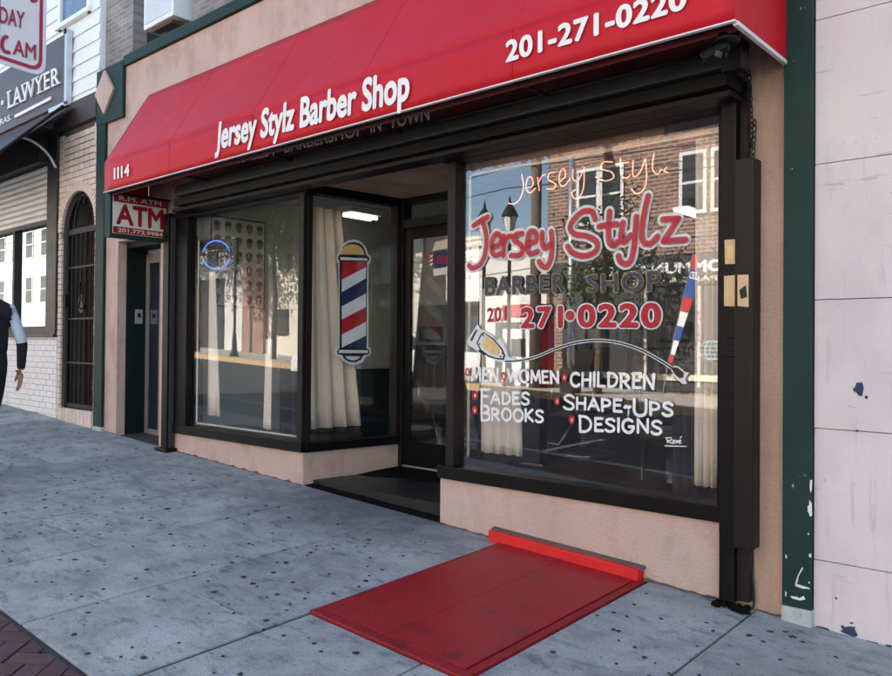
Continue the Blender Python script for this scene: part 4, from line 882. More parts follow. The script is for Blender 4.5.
for st in neon: MB().tube(smooth_path([P(x, y, .13) for x, y in st], 6), .0042, 8).build('neon_tube', 'neon_on', ns_, smooth=True)
z_ = 2.60
for px in (480, 560, 640): p = P(px, 160, .15); MB().tube([(p.x, .15, 3.08), (p.x, .15, p.z)], .0015, 5).build('hanging_wire', 'iron', ns_)
# LED ATM sign
ls = thing('led_sign', 'black LED window sign with a glowing blue ring around grey letters', 'sign')
emis('led_blue', (.08, .22, 1), .35, (.1, .2, .6)); lp = [P(x, y, .12) for x, y in ((198.5, 271.5), (236, 270.5), (236, 238.5), (198.5, 240))]
MB().prism(lp, (0, .03, 0)).build('panel', 'counter_green', ls)
for k in range(44):
    if k in (0, 1, 43, 22, 21, 23): continue
    a = 2*math.pi*k/44; p = P(216.5+13.6*math.cos(a), 255-14.2*math.sin(a), .117); MB().lathe((p.x, p.y, p.z), [(.006, -.006), (.009, 0), (.006, .006)], 6).build('led', 'led_blue', ls)
mb = MB(); text_on(mb, 'ATM', *[P(x, y, .115) for x, y in ((203, 262), (231, 261), (203, 249), (231, 248))], offset=.04); mb.build('lettering', 'grey_metal', ls, fixn=False)
# hairstyle poster on the left wall
po = thing('hairstyle_poster', 'large poster with rows of small head portraits on the left inner wall', 'poster')
PXW = -7.045; py0, py1, pz0, pz1 = .30, .96, 1.93, 2.86
bx('paper', 'poster_paper', po, PXW, PXW+.004, py0, py1, pz0, pz1)
for b_ in ((py0, py1, pz0, pz0+.02), (py0, py1, pz1-.02, pz1), (py0, py0+.015, pz0+.02, pz1-.02), (py1-.015, py1, pz0+.02, pz1-.02)): bx('border', 'paint_black', po, PXW+.004, PXW+.006, *b_)
for r_ in range(6):
    for c_ in range(5):
        cy, cz = py0+.075+.128*c_, pz0+.085+.148*r_
        MB().poly([(PXW+.007, cy+.036*math.cos(t), cz+.05*math.sin(t)) for t in [2*math.pi*k/12 for k in range(12)]]).build('portrait', 'head_skin', po, fixn=False)
        MB().poly([(PXW+.0085, cy+.04*math.cos(t), cz+.022+.036*math.sin(t)) for t in [math.pi*k/10-.2 for k in range(13)]]).build('portrait_hair', 'head_hair', po, fixn=False)
# ceiling lights
emis('tube_on', (1, .96, .86), .6)
def PZ(x, y, Z):
    d = ray(x, y); return CAM+d*((Z-CAM.z)/d.z)
def ceil_light(label, x, y0, y1):
    t = thing('ceiling_light', label, 'light', 'ceiling lights in the shop'); bx('fixture', 'white_trim', t, x-.12, x+.12, y0, y1, CZ-.07, CZ-.002, bevel=.01)
    for dx in (-.05, .05): MB().tube([(x+dx, y0+.04, CZ-.095), (x+dx, y1-.04, CZ-.095)], .018, 10).build('fluorescent_tube', 'tube_on', t, smooth=True)
fa, fb_ = PZ(345, 213.5, CZ-.09), PZ(375, 219.5, CZ-.09)
ceil_light('lit fluorescent ceiling fitting seen through the side window above the barber pole decal', (fa.x+fb_.x)/2, min(fa.y, fb_.y), max(fa.y, fb_.y))
ceil_light('lit fluorescent ceiling fitting deep in the shop behind the large window', -3.6, 3.6, 4.8)
# counter along the left wall
co = thing('counter', 'low grey-green display counter inside the left window', 'counter')
bx('cabinet', 'counter_green', co, -7.03, -6.2, 1.6, 4.6, FZ, 1.30, bevel=.01); bx('counter_top', 'int_wall', co, -7.03, -6.15, 1.55, 4.65, 1.30, 1.34, bevel=.006); bx('plinth', 'int_dark', co, -7.03, -6.25, 1.62, 4.58, FZ, FZ+.09)
lowc = thing('window_bench', 'low dark bench board behind the left window glass', 'bench')
bx('board', 'counter_green', lowc, -6.88, -5.2, .10, .58, .70, .735, bevel=.004); bx('board_front', 'int_dark', lowc, -6.88, -5.2, .50, .56, FZ, .70)
lowd = thing('window_bench', 'low dark bench board behind the large lettered window', 'bench')
bx('board', 'int_floor', lowd, -3.45, -1.65, .17, .62, .66, .70, bevel=.004); bx('board_front', 'int_dark', lowd, -3.45, -1.65, .56, .61, FZ, .66)
# barber chairs
def chair(loc, rz, label):
    t = thing('barber_chair', label, 'barber chair', 'barber chairs in the shop')
    MB().lathe((0, 0, 0), [(.30, 0), (.30, .03), (.10, .07), (.06, .10), (.06, .42)], 20).build('pedestal', 'steel', t, smooth=True)
    bx('seat', 'leather', t, -.27, .27, -.28, .28, .44, .58, bevel=.04)
    MB().hexa([(-.27, .22, .56), (.27, .22, .56), (.27, .34, .56), (-.27, .34, .56)], [(-.25, .34, 1.12), (.25, .34, 1.12), (.25, .44, 1.12), (-.25, .44, 1.12)]).build('backrest', 'leather', t, bevel=.03)
    bx('headrest', 'leather', t, -.13, .13, .38, .47, 1.15, 1.32, bevel=.03)
    for s in (-1, 1):
        bx('armrest', 'leather', t, s*.31-.04, s*.31+.04, -.24, .26, .74, .80, bevel=.02)
        MB().tube([(s*.31, -.2, .5), (s*.31, -.2, .75)], .015, 8).build('arm_support', 'steel', t, smooth=True)
    MB().tube([(-.2, -.3, .45), (-.2, -.55, .16), (.2, -.55, .16), (.2, -.3, .45)], .014, 8).build('footrest', 'steel', t, smooth=True)
    t.location = loc; t.rotation_euler = (0, 0, rz)
chair((-2.55, 1.35, FZ), R(25), 'black barber chair with chrome footrest behind the large window'); chair((-4.3, 3.0, FZ), R(-15), 'black barber chair deeper in the shop behind the entrance door'); chair((-5.4, 2.0, FZ), R(60), 'black barber chair behind the side window of the entrance recess')
ic = thing('indoor_camera', 'small tan box camera with dark lens inside the top left corner of the large window', 'camera')
ci = P(463, 179, .16); bx('body', 'curtain', ic, ci.x-.06, ci.x+.07, .13, .20, ci.z-.03, ci.z+.03, bevel=.006); MB().tube([(ci.x+.07, .165, ci.z), (ci.x+.11, .165, ci.z)], .028, 12).build('lens', 'leather', ic); MB().tube([(ci.x, .165, ci.z+.03), (ci.x, .165, 3.08)], .008, 6).build('stem', 'iron', ic)
sh = thing('bottle_shelf', 'dark shelf unit with blue and grey bottles behind the entrance door', 'shelf')
bx('shelf_board', 'int_dark', sh, -5.6, -4.2, 2.9, 3.2, 1.50, 1.53); bx('shelf_board', 'int_dark', sh, -5.6, -4.2, 2.9, 3.2, 1.9, 1.93)
random.seed(21)
for k in range(14):
    x = -5.52+.095*k; h = random.uniform(.12, .26); zb = 1.53 if k % 3 else 1.93
    b_ = MB().lathe((x, 3.02, zb), [(.035, 0), (.035, h*.7), (.014, h*.82), (.014, h)], 10).build('bottle', random.choice(['flag_blue', 'white_trim', 'counter_green', 'flag_blue']), smooth=False)
    bc_ = {'flag_blue': 'blue', 'white_trim': 'white', 'counter_green': 'dark'}[b_.data.materials[0].name]
    tag(b_, f'{bc_} hair product bottle on the {"lower" if k % 3 else "upper"} shelf behind the entrance door', 'bottle', f'{bc_} bottles on the {"lower" if k % 3 else "upper"} shop shelf')

# ================================================================== LEFT NEIGHBOUR: white siding above, brick and shutter below
random.seed(11)
nb = thing('neighbour_house', 'white clapboard building with cream brick arch entrance and law office front', 'building')
NX0, NX1 = -15.5, -8.908
bx('core_wall', 'mortar_dark', nb, NX0, NX1, .36, 8.0, -.3, 7.9)
bx('upper_backing', 'siding', nb, NX0, NX1, .04, .36, 4.13, 7.9)
z = 4.13+.012; bi = 0
zs = [4.42]+[4.498+.1785*k for k in range(0, 18)]
for k in range(len(zs)-1):
    z0, z1 = zs[k], zs[k+1]
    segs = [(NX0, NX1)]
    if z1 > 5.42 and z0 < 7.0: segs = [(NX0, -10.03), (-9.13, NX1)]
    for a, b in segs:
        MB().hexa([(a, -.018, z0), (b, -.018, z0), (b, .04, z0), (a, .04, z0)], [(a, .004, z1+.008), (b, .004, z1+.008), (b, .04, z1+.008), (a, .04, z1+.008)]).build('siding_board', 'siding', nb, bevel=.002)
# window in the siding
wn = bpy.data.objects.new('upper_window', None); COL.objects.link(wn); wn.parent = nb
for a in ((-10.03, -9.95, 5.40, 7.0), (-9.21, -9.13, 5.40, 7.0), (-9.95, -9.21, 6.92, 7.0)): bx('casing', 'siding', wn, a[0], a[1], -.035, .04, a[2], a[3], bevel=.004)
bx('sill', 'siding', wn, -10.06, -9.10, -.06, .04, 5.40, 5.455, bevel=.004); bx('sash', 'grey_metal', wn, -9.95, -9.21, -.012, .03, 5.456, 5.50); bx('pane', 'glass_sky', wn, -9.95, -9.21, .0, .03, 5.50, 6.9)
bx('brown_fascia', 'brown', nb, -12.5, NX1, -.045, .10, 4.13, 4.418, bevel=.005)
# brick entrance bay: backing sheet with arched opening, bricks proud of it
AC_, AR, ASP = -9.43, .452, 2.90
EB0, EB1 = -9.985, NX1
mb = MB(); mb.box(EB0, AC_-AR, .02, .30, -.3, 4.13); mb.box(AC_+AR, EB1, .02, .30, -.3, 4.13); mb.box(AC_-AR, AC_+AR, .02, .30, -.3, .72)
n = 18
for i in range(n):
    a0, a1 = math.pi*(1-i/n), math.pi*(1-(i+1)/n); xa, xb = AC_+AR*math.cos(a0), AC_+AR*math.cos(a1); za, zb = ASP+AR*math.sin(a0)*.99, ASP+AR*math.sin(a1)*.99
    mb.hexa([(xa, .02, za), (xb, .02, zb), (xb, .30, zb), (xa, .30, za)], [(xa, .02, 4.13), (xb, .02, 4.13), (xb, .30, 4.13), (xa, .30, 4.13)])
mb.build('bay_backing', 'mortar_dark', nb)
def inopen(x, z, m=0.):
    if z < .74-m: return False
    if z < ASP: return abs(x-AC_) < AR+m
    return (x-AC_)**2+(z-ASP)**2 < (AR+m)**2
pp0, pp1 = P(62, 121), P(95, 168); PNX0, PNX1, PNZ0, PNZ1 = -9.86, -9.02, 3.598, 4.06
mb = MB(); row = 0; z = .1
while z < 4.06:
    off = 0 if row % 2 else .1
    k = -1
    while EB0+off+.2*k < EB1:
        a = max(EB0+.002, EB0+off+.2*k+.004); b = min(EB1-.002, EB0+off+.2*(k+1)-.004); k += 1
        if b-a < .03: continue
        # trim at the opening sides
        if .74 < z+.03 < ASP:
            if a < AC_-AR < b: b = AC_-AR-.002
            if a < AC_+AR < b: a = AC_+AR+.002
        cx, cz = (a+b)/2, z+.03
        if b-a < .03 or inopen(cx, cz, .0): continue
        if cz > ASP-.06 and abs(cz-ASP) < AR+.05:
            lim = math.sqrt((AR+.05)**2-max(0, cz-ASP)**2)
            if cx > AC_: a = max(a, AC_+lim)
            else: b = min(b, AC_-lim)
            if b-a < .01: continue
        if PNZ0 < cz < PNZ1+.02:
            if a > PNX0 and b < PNX1: continue
            if a < PNX0 < b: b = PNX0-.004
            if a < PNX1 < b: a = PNX1+.004
            if b-a < .01: continue
        d = random.uniform(0, .003); mb.box(a, b, -.001-d, .03, z, z+.062)
    z += .07; row += 1
for i in range(30):
    a = math.pi*(i+.5)/30; u = Vector((math.cos(a), 0, math.sin(a))); t = Vector((-u.z, 0, u.x)); c = Vector((AC_, 0, ASP)); w0 = (math.pi*AR/30-.008)/2
    q = [c+u*AR-t*w0, c+u*(AR+.115)-t*(w0*1.2), c+u*(AR+.115)+t*(w0*1.2), c+u*AR+t*w0]; mb.prism([(p.x, -.010, p.z) for p in q], (0, .05, 0))
struct(mb.build('bay_bricks', 'cream_brick', nb), 'stuff')
tp = MB(); cw = (PNX1-PNX0)/6; rh = (PNZ1-PNZ0)/6
for i in range(6):
    for j in range(6):
        MB().box(PNX0+cw*i+.006, PNX0+cw*(i+1)-.006, .002, .03, PNZ0+rh*j+.006, PNZ0+rh*(j+1)-.006).build('panel_tile', 'cream_brick', nb, bevel=.003)
# soldier course step under the gate
for i in range(9): MB().box(AC_-AR+.1*i+.004, AC_-AR+.1*(i+1)-.004, -.02, .03, .3, .765).build('step_brick', 'cream_brick', nb, bevel=.003)
bx('entrance_door', 'dark_wood', nb, AC_-AR, AC_+AR, .30, .35, .72, 3.36)
# iron gate
ig = thing('iron_gate', 'black wrought iron gate closing the arched brick entrance', 'gate')
gy = .05; gx0, gx1 = AC_-AR+.015, AC_+AR-.015
for a in ((gx0, gx0+.045, .77, ASP), (gx1-.045, gx1, .77, ASP), (gx0, gx1, .77, .82), (gx0, gx1, 2.86, 2.93)): bx('gate_frame', 'iron', ig, a[0], a[1], gy, gy+.04, a[2], a[3], bevel=.004)
for k in range(1, 7): x = gx0+(gx1-gx0)*k/7; MB().tube([(x, gy+.02, .80), (x, gy+.02, 2.88)], .011, 6).build('bar', 'iron', ig)
for z in (1.30, 1.83, 2.45): bx('rail', 'iron', ig, gx0, gx1, gy+.005, gy+.035, z, z+.022)
MB().tube([(AC_+(AR-.03)*math.cos(a), gy+.02, ASP+(AR-.03)*math.sin(a)) for a in [math.pi*k/20 for k in range(21)]], .022, 6).build('arch_bar', 'iron', ig, smooth=True)
for s in (-1, 1): MB().tube(smooth_path([(AC_+s*.26, gy+.02, 2.9), (AC_+s*.24, gy+.02, 3.08), (AC_+s*.12, gy+.02, 3.26), (AC_, gy+.02, 3.34)]), .016, 6).build('arch_bar', 'iron', ig, smooth=True)
MB().lathe((AC_, gy+.02, 3.18), [(.004, 0), (.022, .05), (.006, .10), (.016, .13), (.002, .19)], 8).build('finial', 'iron', ig, smooth=True)
for s in (-1, 1):
    for z0, k in ((1.95, 1), (2.28, -1)):
        pts = [(AC_+s*(.015+.075*(1-t)*abs(math.sin(t*4.5))+.02*t), gy-.005, z0+k*.16*t) for t in [q/14 for q in range(15)]]; MB().tube(pts, .009, 6).build('scroll', 'iron', ig, smooth=True)
MB().prism([(AC_+.10*math.cos(a)*(.6+.4*abs(math.cos(a))), gy-.003, 2.02+.12*math.sin(a)) for a in [2*math.pi*k/10 for k in range(10)]], (0, .006, 0)).build('rosette', 'iron', ig)
bx('lock_box', 'iron', ig, gx0-.03, gx0+.05, gy-.03, gy+.05, 1.98, 2.14, bevel=.006)
# dark post, office window, shutter, white brick wall
bx('post', 'brown_post', nb, -10.285, -9.985, -.03, .2, 1.64, 4.128, bevel=.006)
bx('ledge', 'brown_post', nb, NX0, -9.99, -.05, .2, 1.62, 1.66, bevel=.004)
ow = bpy.data.objects.new('office_window', None); COL.objects.link(ow); ow.parent = nb
bx('frame', 'grey_metal', ow, NX0, -10.285, -.005, .12, 1.66, 1.76); bx('pane', 'glass', ow, NX0, -10.285, .05, .056, 1.76, 3.1); bx('mullion', 'grey_metal', ow, -11.48, -11.42, .0, .1, 1.76, 3.1)
bx('backing', 'int_wall', ow, NX0, -10.285, .33, .35, 1.66, 3.1)
os_ = thing('office_shutter', 'grey slatted roller shutter half lowered over the law office window', 'shutter')
for k in range(9):
    z = 3.10+.078*k; mb = MB(); x0_, x1_ = -14.5, -10.29
    pr = [(0, 0), (-.022, .012), (-.028, .036), (-.022, .06), (0, .074)]
    mb.prism([(x0_, .02+a, z+b) for a, b in pr], (x1_-x0_, 0, 0)); mb.build('slat', 'white_trim', os_)
bx('bottom_rail', 'grey_metal', os_, -14.5, -10.29, -.015, .04, 3.05, 3.098); bx('shutter_box', 'brown_post', os_, -14.5, -10.29, -.12, .16, 3.81, 4.12)
bw_ = MB(); row = 0; z = .30
bx('low_wall_backing', 'mortar', nb, NX0, -9.987, .012, .3, -.3, 1.62)
while z < 1.60:
    off = 0 if row % 2 else .1; k = 0
    while -9.99-off-.2*k > -13.6:
        b = -9.99-off-.2*k+ (0 if k else 0); a = b-.2; k += 1
        bw_.box(a+.004, b-.004, -.002-random.uniform(0, .003), .02, z, z+.064)
    if row % 2 == 0: bw_.box(-10.086, -9.994, -.003, .02, z, z+.064)
    z += .072; row += 1
struct(bw_.build('low_wall_bricks', 'white_brick', nb), 'stuff')
# law office sign
ly = -.07
lw_ = thing('office_sign', 'brown fascia sign with raised white serif lettering on the white siding', 'sign')
pR, pB = P(68.5, 40, ly), P(71, 98, ly)
LX1 = P(66, 60, ly).x; LZ1 = P(66, 33, ly).z; LZ0 = P(68, 101, ly).z
bx('board', 'sign_brown', lw_, -14.8, LX1, ly, -.02, LZ0, LZ1, bevel=.004)
bx('edge', 'alu', lw_, LX1, LX1+.06, ly-.02, -.02, LZ0-.04, LZ1+.03, bevel=.004); bx('edge', 'alu', lw_, LX1-.45, LX1+.06, ly-.02, ly, LZ0-.05, LZ0+.0)
bx('bolt', 'bronze_metal', lw_, LX1+.0, LX1+.05, ly-.035, ly-.02, LZ1-.02, LZ1+.03)
def lq(*a): return [P(x, y, ly) for x, y in a]
mb = MB(); q = lq((9.5, 109), (60.5, 84), (9, 92), (60, 66.5)); text_on(mb, 'LAWYER', *q, push=(0, -.02, 0), thick=(0, .018, 0), spacing=1.05)
# serifs
vsx = text2d('LAWYER', .012, 0, 1.05)[0]; mb.build('lettering', 'white_letter', lw_, fixn=True)
def serif(u0, u1, t): 
    a, b, c, d = q; f = lambda u, v: a*(1-u)*(1-v)+b*u*(1-v)+c*(1-u)*v+d*u*v
    MB().prism([f(u0, t)+Vector((0, -.021, 0)), f(u1, t)+Vector((0, -.021, 0)), f(u1, t+.07)+Vector((0, -.021, 0)), f(u0, t+.07)+Vector((0, -.021, 0))], (0, .019, 0)).build('serif', 'white_letter', lw_)
for u0, u1, t in ((-.02, .07, 0), (-.02, .07, .93), (.12, .2, 0), (.27, .36, 0), (.32, .41, .93), (.5, .58, .93), (.56, .63, .93), (.68, .75, .93), (.6, .7, 0), (.73, .8, 0), (.73, .8, .93), (.87, .94, 0), (.86, .93, .93), (.96, 1.02, 0)): serif(u0, u1, t)
mb = MB(); text_on(mb, 'RAS.', *lq((1, 125.5), (12, 120), (1, 119.5), (12, 114)), push=(0, -.012, 0), offset=.012); mb.build('lettering', 'white_letter', lw_, fixn=False)
a, b = lq((16, 117), (52, 98.5)); MB().hexa([a+Vector((0, -.02, -.02)), b+Vector((0, -.02, -.02)), b+Vector((0, 0, -.02)), a+Vector((0, 0, -.02))], [a+Vector((0, -.02, .02)), b+Vector((0, -.02, .02)), b+Vector((0, 0, .02)), a+Vector((0, 0, .02))]).build('underline', 'white_letter', lw_)
a, = lq((3.5, 103)); MB().box(a.x-.03, a.x+.03, ly-.02, ly, a.z-.03, a.z+.03).build('lettering', 'white_letter', lw_)
# office awning
oa = thing('office_awning', 'dark brown fabric awning with curved grey arm below the law office sign', 'awning')
X1a = P(62, 104, -.18).x; z1a = P(62, 104, -.18).z; pl0 = PX(0, 150, X1a)
sl_ = (pl0.z-z1a)/(pl0.y+.18); yf = -1.0; zf_ = z1a+sl_*(yf+.18)
o = MB().prism([(-14.6, -.075, z1a), (X1a, -.075, z1a), (X1a, yf, zf_), (-14.6, yf, zf_)], (0, .004, -.008)).build('fabric', 'brown', oa)
MB().tube([(X1a, -.165, z1a-.02), (X1a, yf, zf_-.02)], .018, 8).build('rafter', 'bronze_metal', oa, smooth=True)
arc_pts = [PX(x, y, X1a-.25) for x, y in ((22, 137), (32, 141), (42, 148), (50, 157), (56, 168))]
MB().tube(smooth_path(arc_pts), .016, 8).build('curved_arm', 'alu', oa, smooth=True)
MB().lathe(PX(49, 124, X1a-.1), [(.02, -.05), (.05, -.04), (.055, 0), (.03, .03), (.01, .05)], 12).build('lamp', 'grey_metal', oa, smooth=True)
bx('roof', 'joint_dark', nb, NX0, NX1, .0, 8.0, 7.9, 8.05)

# ================================================================== RIGHT NEIGHBOUR: painted panel wall
rb = thing('neighbour_wall', 'pinkish white panelled wall of the building right of the barbershop', 'building')
zj = [-.3, .542, 1.171, 1.787, 2.439, 3.137, 3.85, 4.55, 5.25, 5.95, 6.65, 7.6]
for k in range(len(zj)-1):
    for xa, xb in ((-1.188, 1.9), (1.906, 5.0), (5.006, 9.0)):
        y_ = random.uniform(-.004, .0); MB().box(xa, xb, y_-.006, .2, zj[k]+.0018, zj[k+1]-.0018).build('wall_panel', 'panel_white', rb, bevel=.002)
bx('wall_core', 'grime', rb, -1.188, 9.0, .03, 9.0, -.3, 7.6); bx('roof', 'joint_dark', rb, -1.188, 9.0, .0, 9.0, 7.602, 7.7)
def chip(name, pts, k=0): MB().prism([P(x, y, -.0135) for x, y in pts], (0, .0035, 0)).build(name, 'chip_blue', rb)
cc = lambda L, oy: [(800+x/5.63, oy+y/5.63) for x, y in L]
chip('paint_chip', cc([(298, 50), (312, 35), (318, 14), (350, 14), (358, 45), (348, 92), (330, 88), (318, 70), (300, 62)], 380)); chip('paint_chip', cc([(363, 92), (374, 86), (383, 96), (376, 108), (366, 104)], 380))
chip('paint_chip', cc([(228, 482), (240, 480), (250, 492), (275, 488), (310, 490), (308, 505), (325, 540), (300, 546), (262, 530), (238, 520), (226, 512), (240, 504)], 540))
chip('paint_chip', cc([(90, 485), (120, 488), (160, 500), (166, 512), (130, 505), (92, 498)], 540)); chip('paint_chip', cc([(375, 565), (400, 572), (440, 580), (420, 592), (380, 582)], 540)); chip('paint_chip', cc([(196, 320), (206, 326), (208, 336), (200, 334)], 540)); chip('paint_chip', cc([(280, 464), (300, 464), (300, 472), (282, 472)], 540)); chip('paint_chip', cc([(316, 280), (328, 280), (328, 290), (316, 292)], 380)); chip('paint_chip', cc([(480, 588), (515, 594), (514, 606), (486, 600)], 540))
# ================================================================== STREET SIGN ON ITS POST
ss = thing('parking_sign', 'white street parking sign with red lettering and border on a post', 'street sign')
d0 = ray(0, 100); hl = math.hypot(d0.x, d0.y); RS = 2.45; po_ = CAM+d0*(RS/hl)
sdir = Vector((-math.sin(R(12.6)), math.cos(R(12.6)), 0)); snr = Vector((sdir.y, -sdir.x, 0))
cS = Vector((po_.x, po_.y, 0))-snr*.0
def ps(px, py, k=0.0): return PPl(px, py, cS+snr*(.001+k), snr)
corn = [ps(44.5, 60), ps(42, 69), ps(36, 74.5), ps(30, 73.5)]
tr = ps(47.5, -60); br = ps(41.5, 75); wS = .32
zb = ps(34, 74.5).z; ue = (ps(46, 25)-cS).dot(sdir); zt = zb+.46
def us(u, z, k): return cS+sdir*u+snr*k+Vector((0, 0, z))
rr = .035
def rrect(u0, u1, z0, z1, r, k):
    out = []
    for (cx, cz, a0) in ((u1-r, z0+r, -90), (u1-r, z1-r, 0), (u0+r, z1-r, 90), (u0+r, z0+r, 180)):
        for q in range(5): a = R(a0+22.5*q); out.append(us(cx+r*math.cos(a), cz+r*math.sin(a), k))
    return out
u1s, u0s = ue, ue-wS
MB().prism(rrect(u0s, u1s, zb, zt, .04, .0), snr*.003).build('plate', 'sign_white', ss)
out_ = rrect(u0s+.012, u1s-.012, zb+.012, zt-.012, .032, .0045); inn_ = rrect(u0s+.022, u1s-.022, zb+.022, zt-.022, .024, .0045)
MB().add(out_+inn_, [(i, (i+1) % 20, 20+(i+1) % 20, 20+i) for i in range(20)]).build('border', 'sign_red', ss, fixn=False)
gS = lambda L: [(x/7.5, y/7.5) for x, y in L]
def stx(s, BL, BR, TL, TR, off=.0):
    mb = MB(); text_on(mb, s, *[ps(x, y, .004) for x, y in gS([BL, BR, TL, TR])], offset=off); mb.build('lettering', 'sign_red', ss, fixn=False)
stx('DAY', (-4, 168), (180, 218), (-4, 45), (186, 92), .016); stx('AM', (96, 408), (270, 452), (100, 292), (272, 336), .016)
mb = MB(); ribbon(mb, smooth_path([ps(x, y, .004) for x, y in gS([(52, 276), (30, 285), (18, 318), (20, 360), (42, 388), (68, 392)])]), .010, snr); mb.build('lettering', 'sign_red', ss, fixn=False)
MB().poly([ps(x, y, .004) for x, y in [(34+4.2*math.cos(R(a)), -1.2+4*math.sin(R(a))) for a in range(0, 360, 24)]]).build('symbol', 'sign_red', ss, fixn=False)
pu = u0s+.14; pp_ = us(ue-.145, 0, -.02); gz = G(pp_.x, pp_.y)
MB().box(pp_.x-.022, pp_.x+.022, pp_.y-.022, pp_.y+.016, gz-.05, zt+.1).build('post', 'green_clean', ss, bevel=.004)
for z in (zb+.05, zt-.05): MB().lathe(us(ue-.145, z, .003), [(.008, -.006), (.01, 0), (.008, .006)], 8).build('bolt', 'steel', ss)

# ================================================================== FAR SIDE OF THE STREET (seen mirrored in the glass)
random.seed(5)
def facade_windows(t, xs, zs, w, h, Y, fm, gm='glass_dark', sill=True):
    for x in xs:
        for z in zs:
            f = bx('window', fm, t, x-w/2-.09, x+w/2+.09, Y-.02, Y+.05, z-.09, z+h+.09)
            bx('pane', gm, f, x-w/2, x+w/2, Y+.05, Y+.058, z, z+h); bx('sash_bar', fm, f, x-w/2, x+w/2, Y+.058, Y+.075, z+h/2-.03, z+h/2+.03)
def building(name, label, x0, x1, h, m, depth=4.5):
    t = thing(name, label, 'building'); zb = GR(x0)-.5; bx('wall', m, t, x0, x1, FY-depth, FY, zb, h); return t
fb = building('brick_building', 'red brick building across the street with white framed windows above a phone shop', -12.45, -3.6, 9.2, 'brick_red')
facade_windows(fb, (-11.13, -10.42, -8.2, -7.4, -5.2), (4.9, ), .52, 1.35, FY, 'far_white'); facade_windows(fb, (-11.13, -10.42, -8.2, -7.4, -5.2), (7.3, ), .52, 1.2, FY, 'far_white')
bx('cornice', 'far_white', fb, -12.55, -3.5, FY-.1, FY+.35, 9.2, 9.5)
bx('shopfront', 'far_dark', fb, -11.9, -3.8, FY, FY+.06, .5, 3.05); bx('sign_band', 'far_dark', fb, -12.2, -3.7, FY, FY+.12, 3.1, 3.85)
for x in (-10.8, -9.4, -8.0, -6.6, -5.2): bx('shop_mullion', 'cream_brick', fb, x-.04, x+.04, FY+.06, FY+.10, .6, 3.05)
bx('shop_sill', 'cream_tube', fb, -11.9, -3.8, FY+.06, FY+.14, .75, .9)
def ft(parent, s, x0, z0, x1, z1, m, off=.03, Y=FY+.13):   # reads correctly for someone standing in the street
    mb = MB(); text_on(mb, s, Vector((x0, Y, z0)), Vector((x1, Y, z0)), Vector((x0, Y, z1)), Vector((x1, Y, z1)), offset=off); mb.build('lettering', m, parent, fixn=False)
ft(fb, 'COMMUNICATION', -7.05, 3.38, -11.2, 3.66, 'white_letter', .045); ft(fb, 'REPAIRS & GAMES', -7.15, 3.16, -10.0, 3.28, 'cream_tube', .01)
mb = MB()
gc = Vector((-7.65, FY+.11, 1.5)); emb = []
for rx, rz in ((.34, .22), (.2, .22), (.07, .22)): mb.tube([(gc.x+rx*math.cos(a), gc.y, gc.z+rz*math.sin(a)) for a in [2*math.pi*k/28 for k in range(28)]], .009, 5, closed=True)
for dz, w in ((0, .34), (.1, .3), (-.1, .3)): mb.tube([(gc.x-w, gc.y, gc.z+dz), (gc.x+w, gc.y, gc.z+dz)], .009, 5)
mb.build('globe_emblem', 'globe_blue', fb)
fw = building('white_building', 'low sunlit white stucco building across the street beside the brick building', -19.5, -12.47, 4.75, 'far_white')
bx('parapet', 'far_cream', fw, -19.5, -12.47, FY, FY+.12, 4.55, 4.85); bx('shopfront', 'far_dark', fw, -18.8, -16.4, FY, FY+.05, .6, 2.9); bx('door', 'far_dark', fw, -14.25, -13.3, FY, FY+.05, .6, 2.25); bx('gate', 'far_cream', fw, -13.1, -12.6, FY, FY+.05, .6, 2.4); bx('window', 'far_dark', fw, -15.6, -14.9, FY, FY+.05, 1.4, 2.9)
bx('side_awning', 'far_cream', fw, -19.0, -16.2, FY, FY+.7, 3.0, 3.15)
fc = building('cream_building', 'three storey cream building across the street with dark windows', -25.5, -19.52, 8.6, 'far_cream')
facade_windows(fc, (-24.4, -22.6, -20.8), (4.4, 6.6), .9, 1.4, FY, 'far_white'); bx('door', 'far_dark', fc, -20.9, -20.1, FY, FY+.05, .9, 2.9); bx('window', 'far_dark', fc, -24.9, -24.2, FY, FY+.05, 1.9, 2.9)
fd = building('white_row_house', 'tall white row house across the street with brick corner pier', -33, -25.52, 8.8, 'far_white')
facade_windows(fd, (-31.5, -29.4, -27.3), (4.8, 7.0), .9, 1.4, FY, 'far_cream'); bx('brick_pier', 'brick_red2', fd, -27.0, -25.6, FY, FY+.2, .8, 5.0); bx('shopfront', 'far_dark', fd, -32.8, -28.6, FY, FY+.05, 1.0, 4.3)
fe = building('brick_row_house', 'long red brick row house far up the opposite side of the street', -46, -33.02, 9.5, 'brick_red2')
facade_windows(fe, [-44.5+2.1*k for k in range(6)], (3.0, 5.4, 7.6), .9, 1.4, FY, 'far_white')
fg = building('white_tenement', 'white three storey tenement far up the opposite side of the street', -62, -46.02, 11.5, 'far_white'); facade_windows(fg, [-60.5+2.2*k for k in range(7)], (3.9, 6.6, 9.2), .9, 1.5, FY, 'far_cream')
fh = building('cream_tenement', 'cream tenement beyond the white one at the top of the opposite side', -80, -62.02, 12.5, 'far_cream'); facade_windows(fh, [-78.5+2.3*k for k in range(7)], (4.8, 7.5, 10.0), .9, 1.5, FY, 'far_white')
ff = building('corner_building', 'pale stucco corner building opposite the right hand neighbour', -3.58, 8, 9.0, 'far_cream')
facade_windows(ff, (-2.4, -.4, 1.6, 3.6, 5.6), (4.6, 7.0), .9, 1.4, FY, 'far_white'); bx('shopfront', 'far_dark', ff, -3.2, 7.5, FY, FY+.05, .3, 2.8)
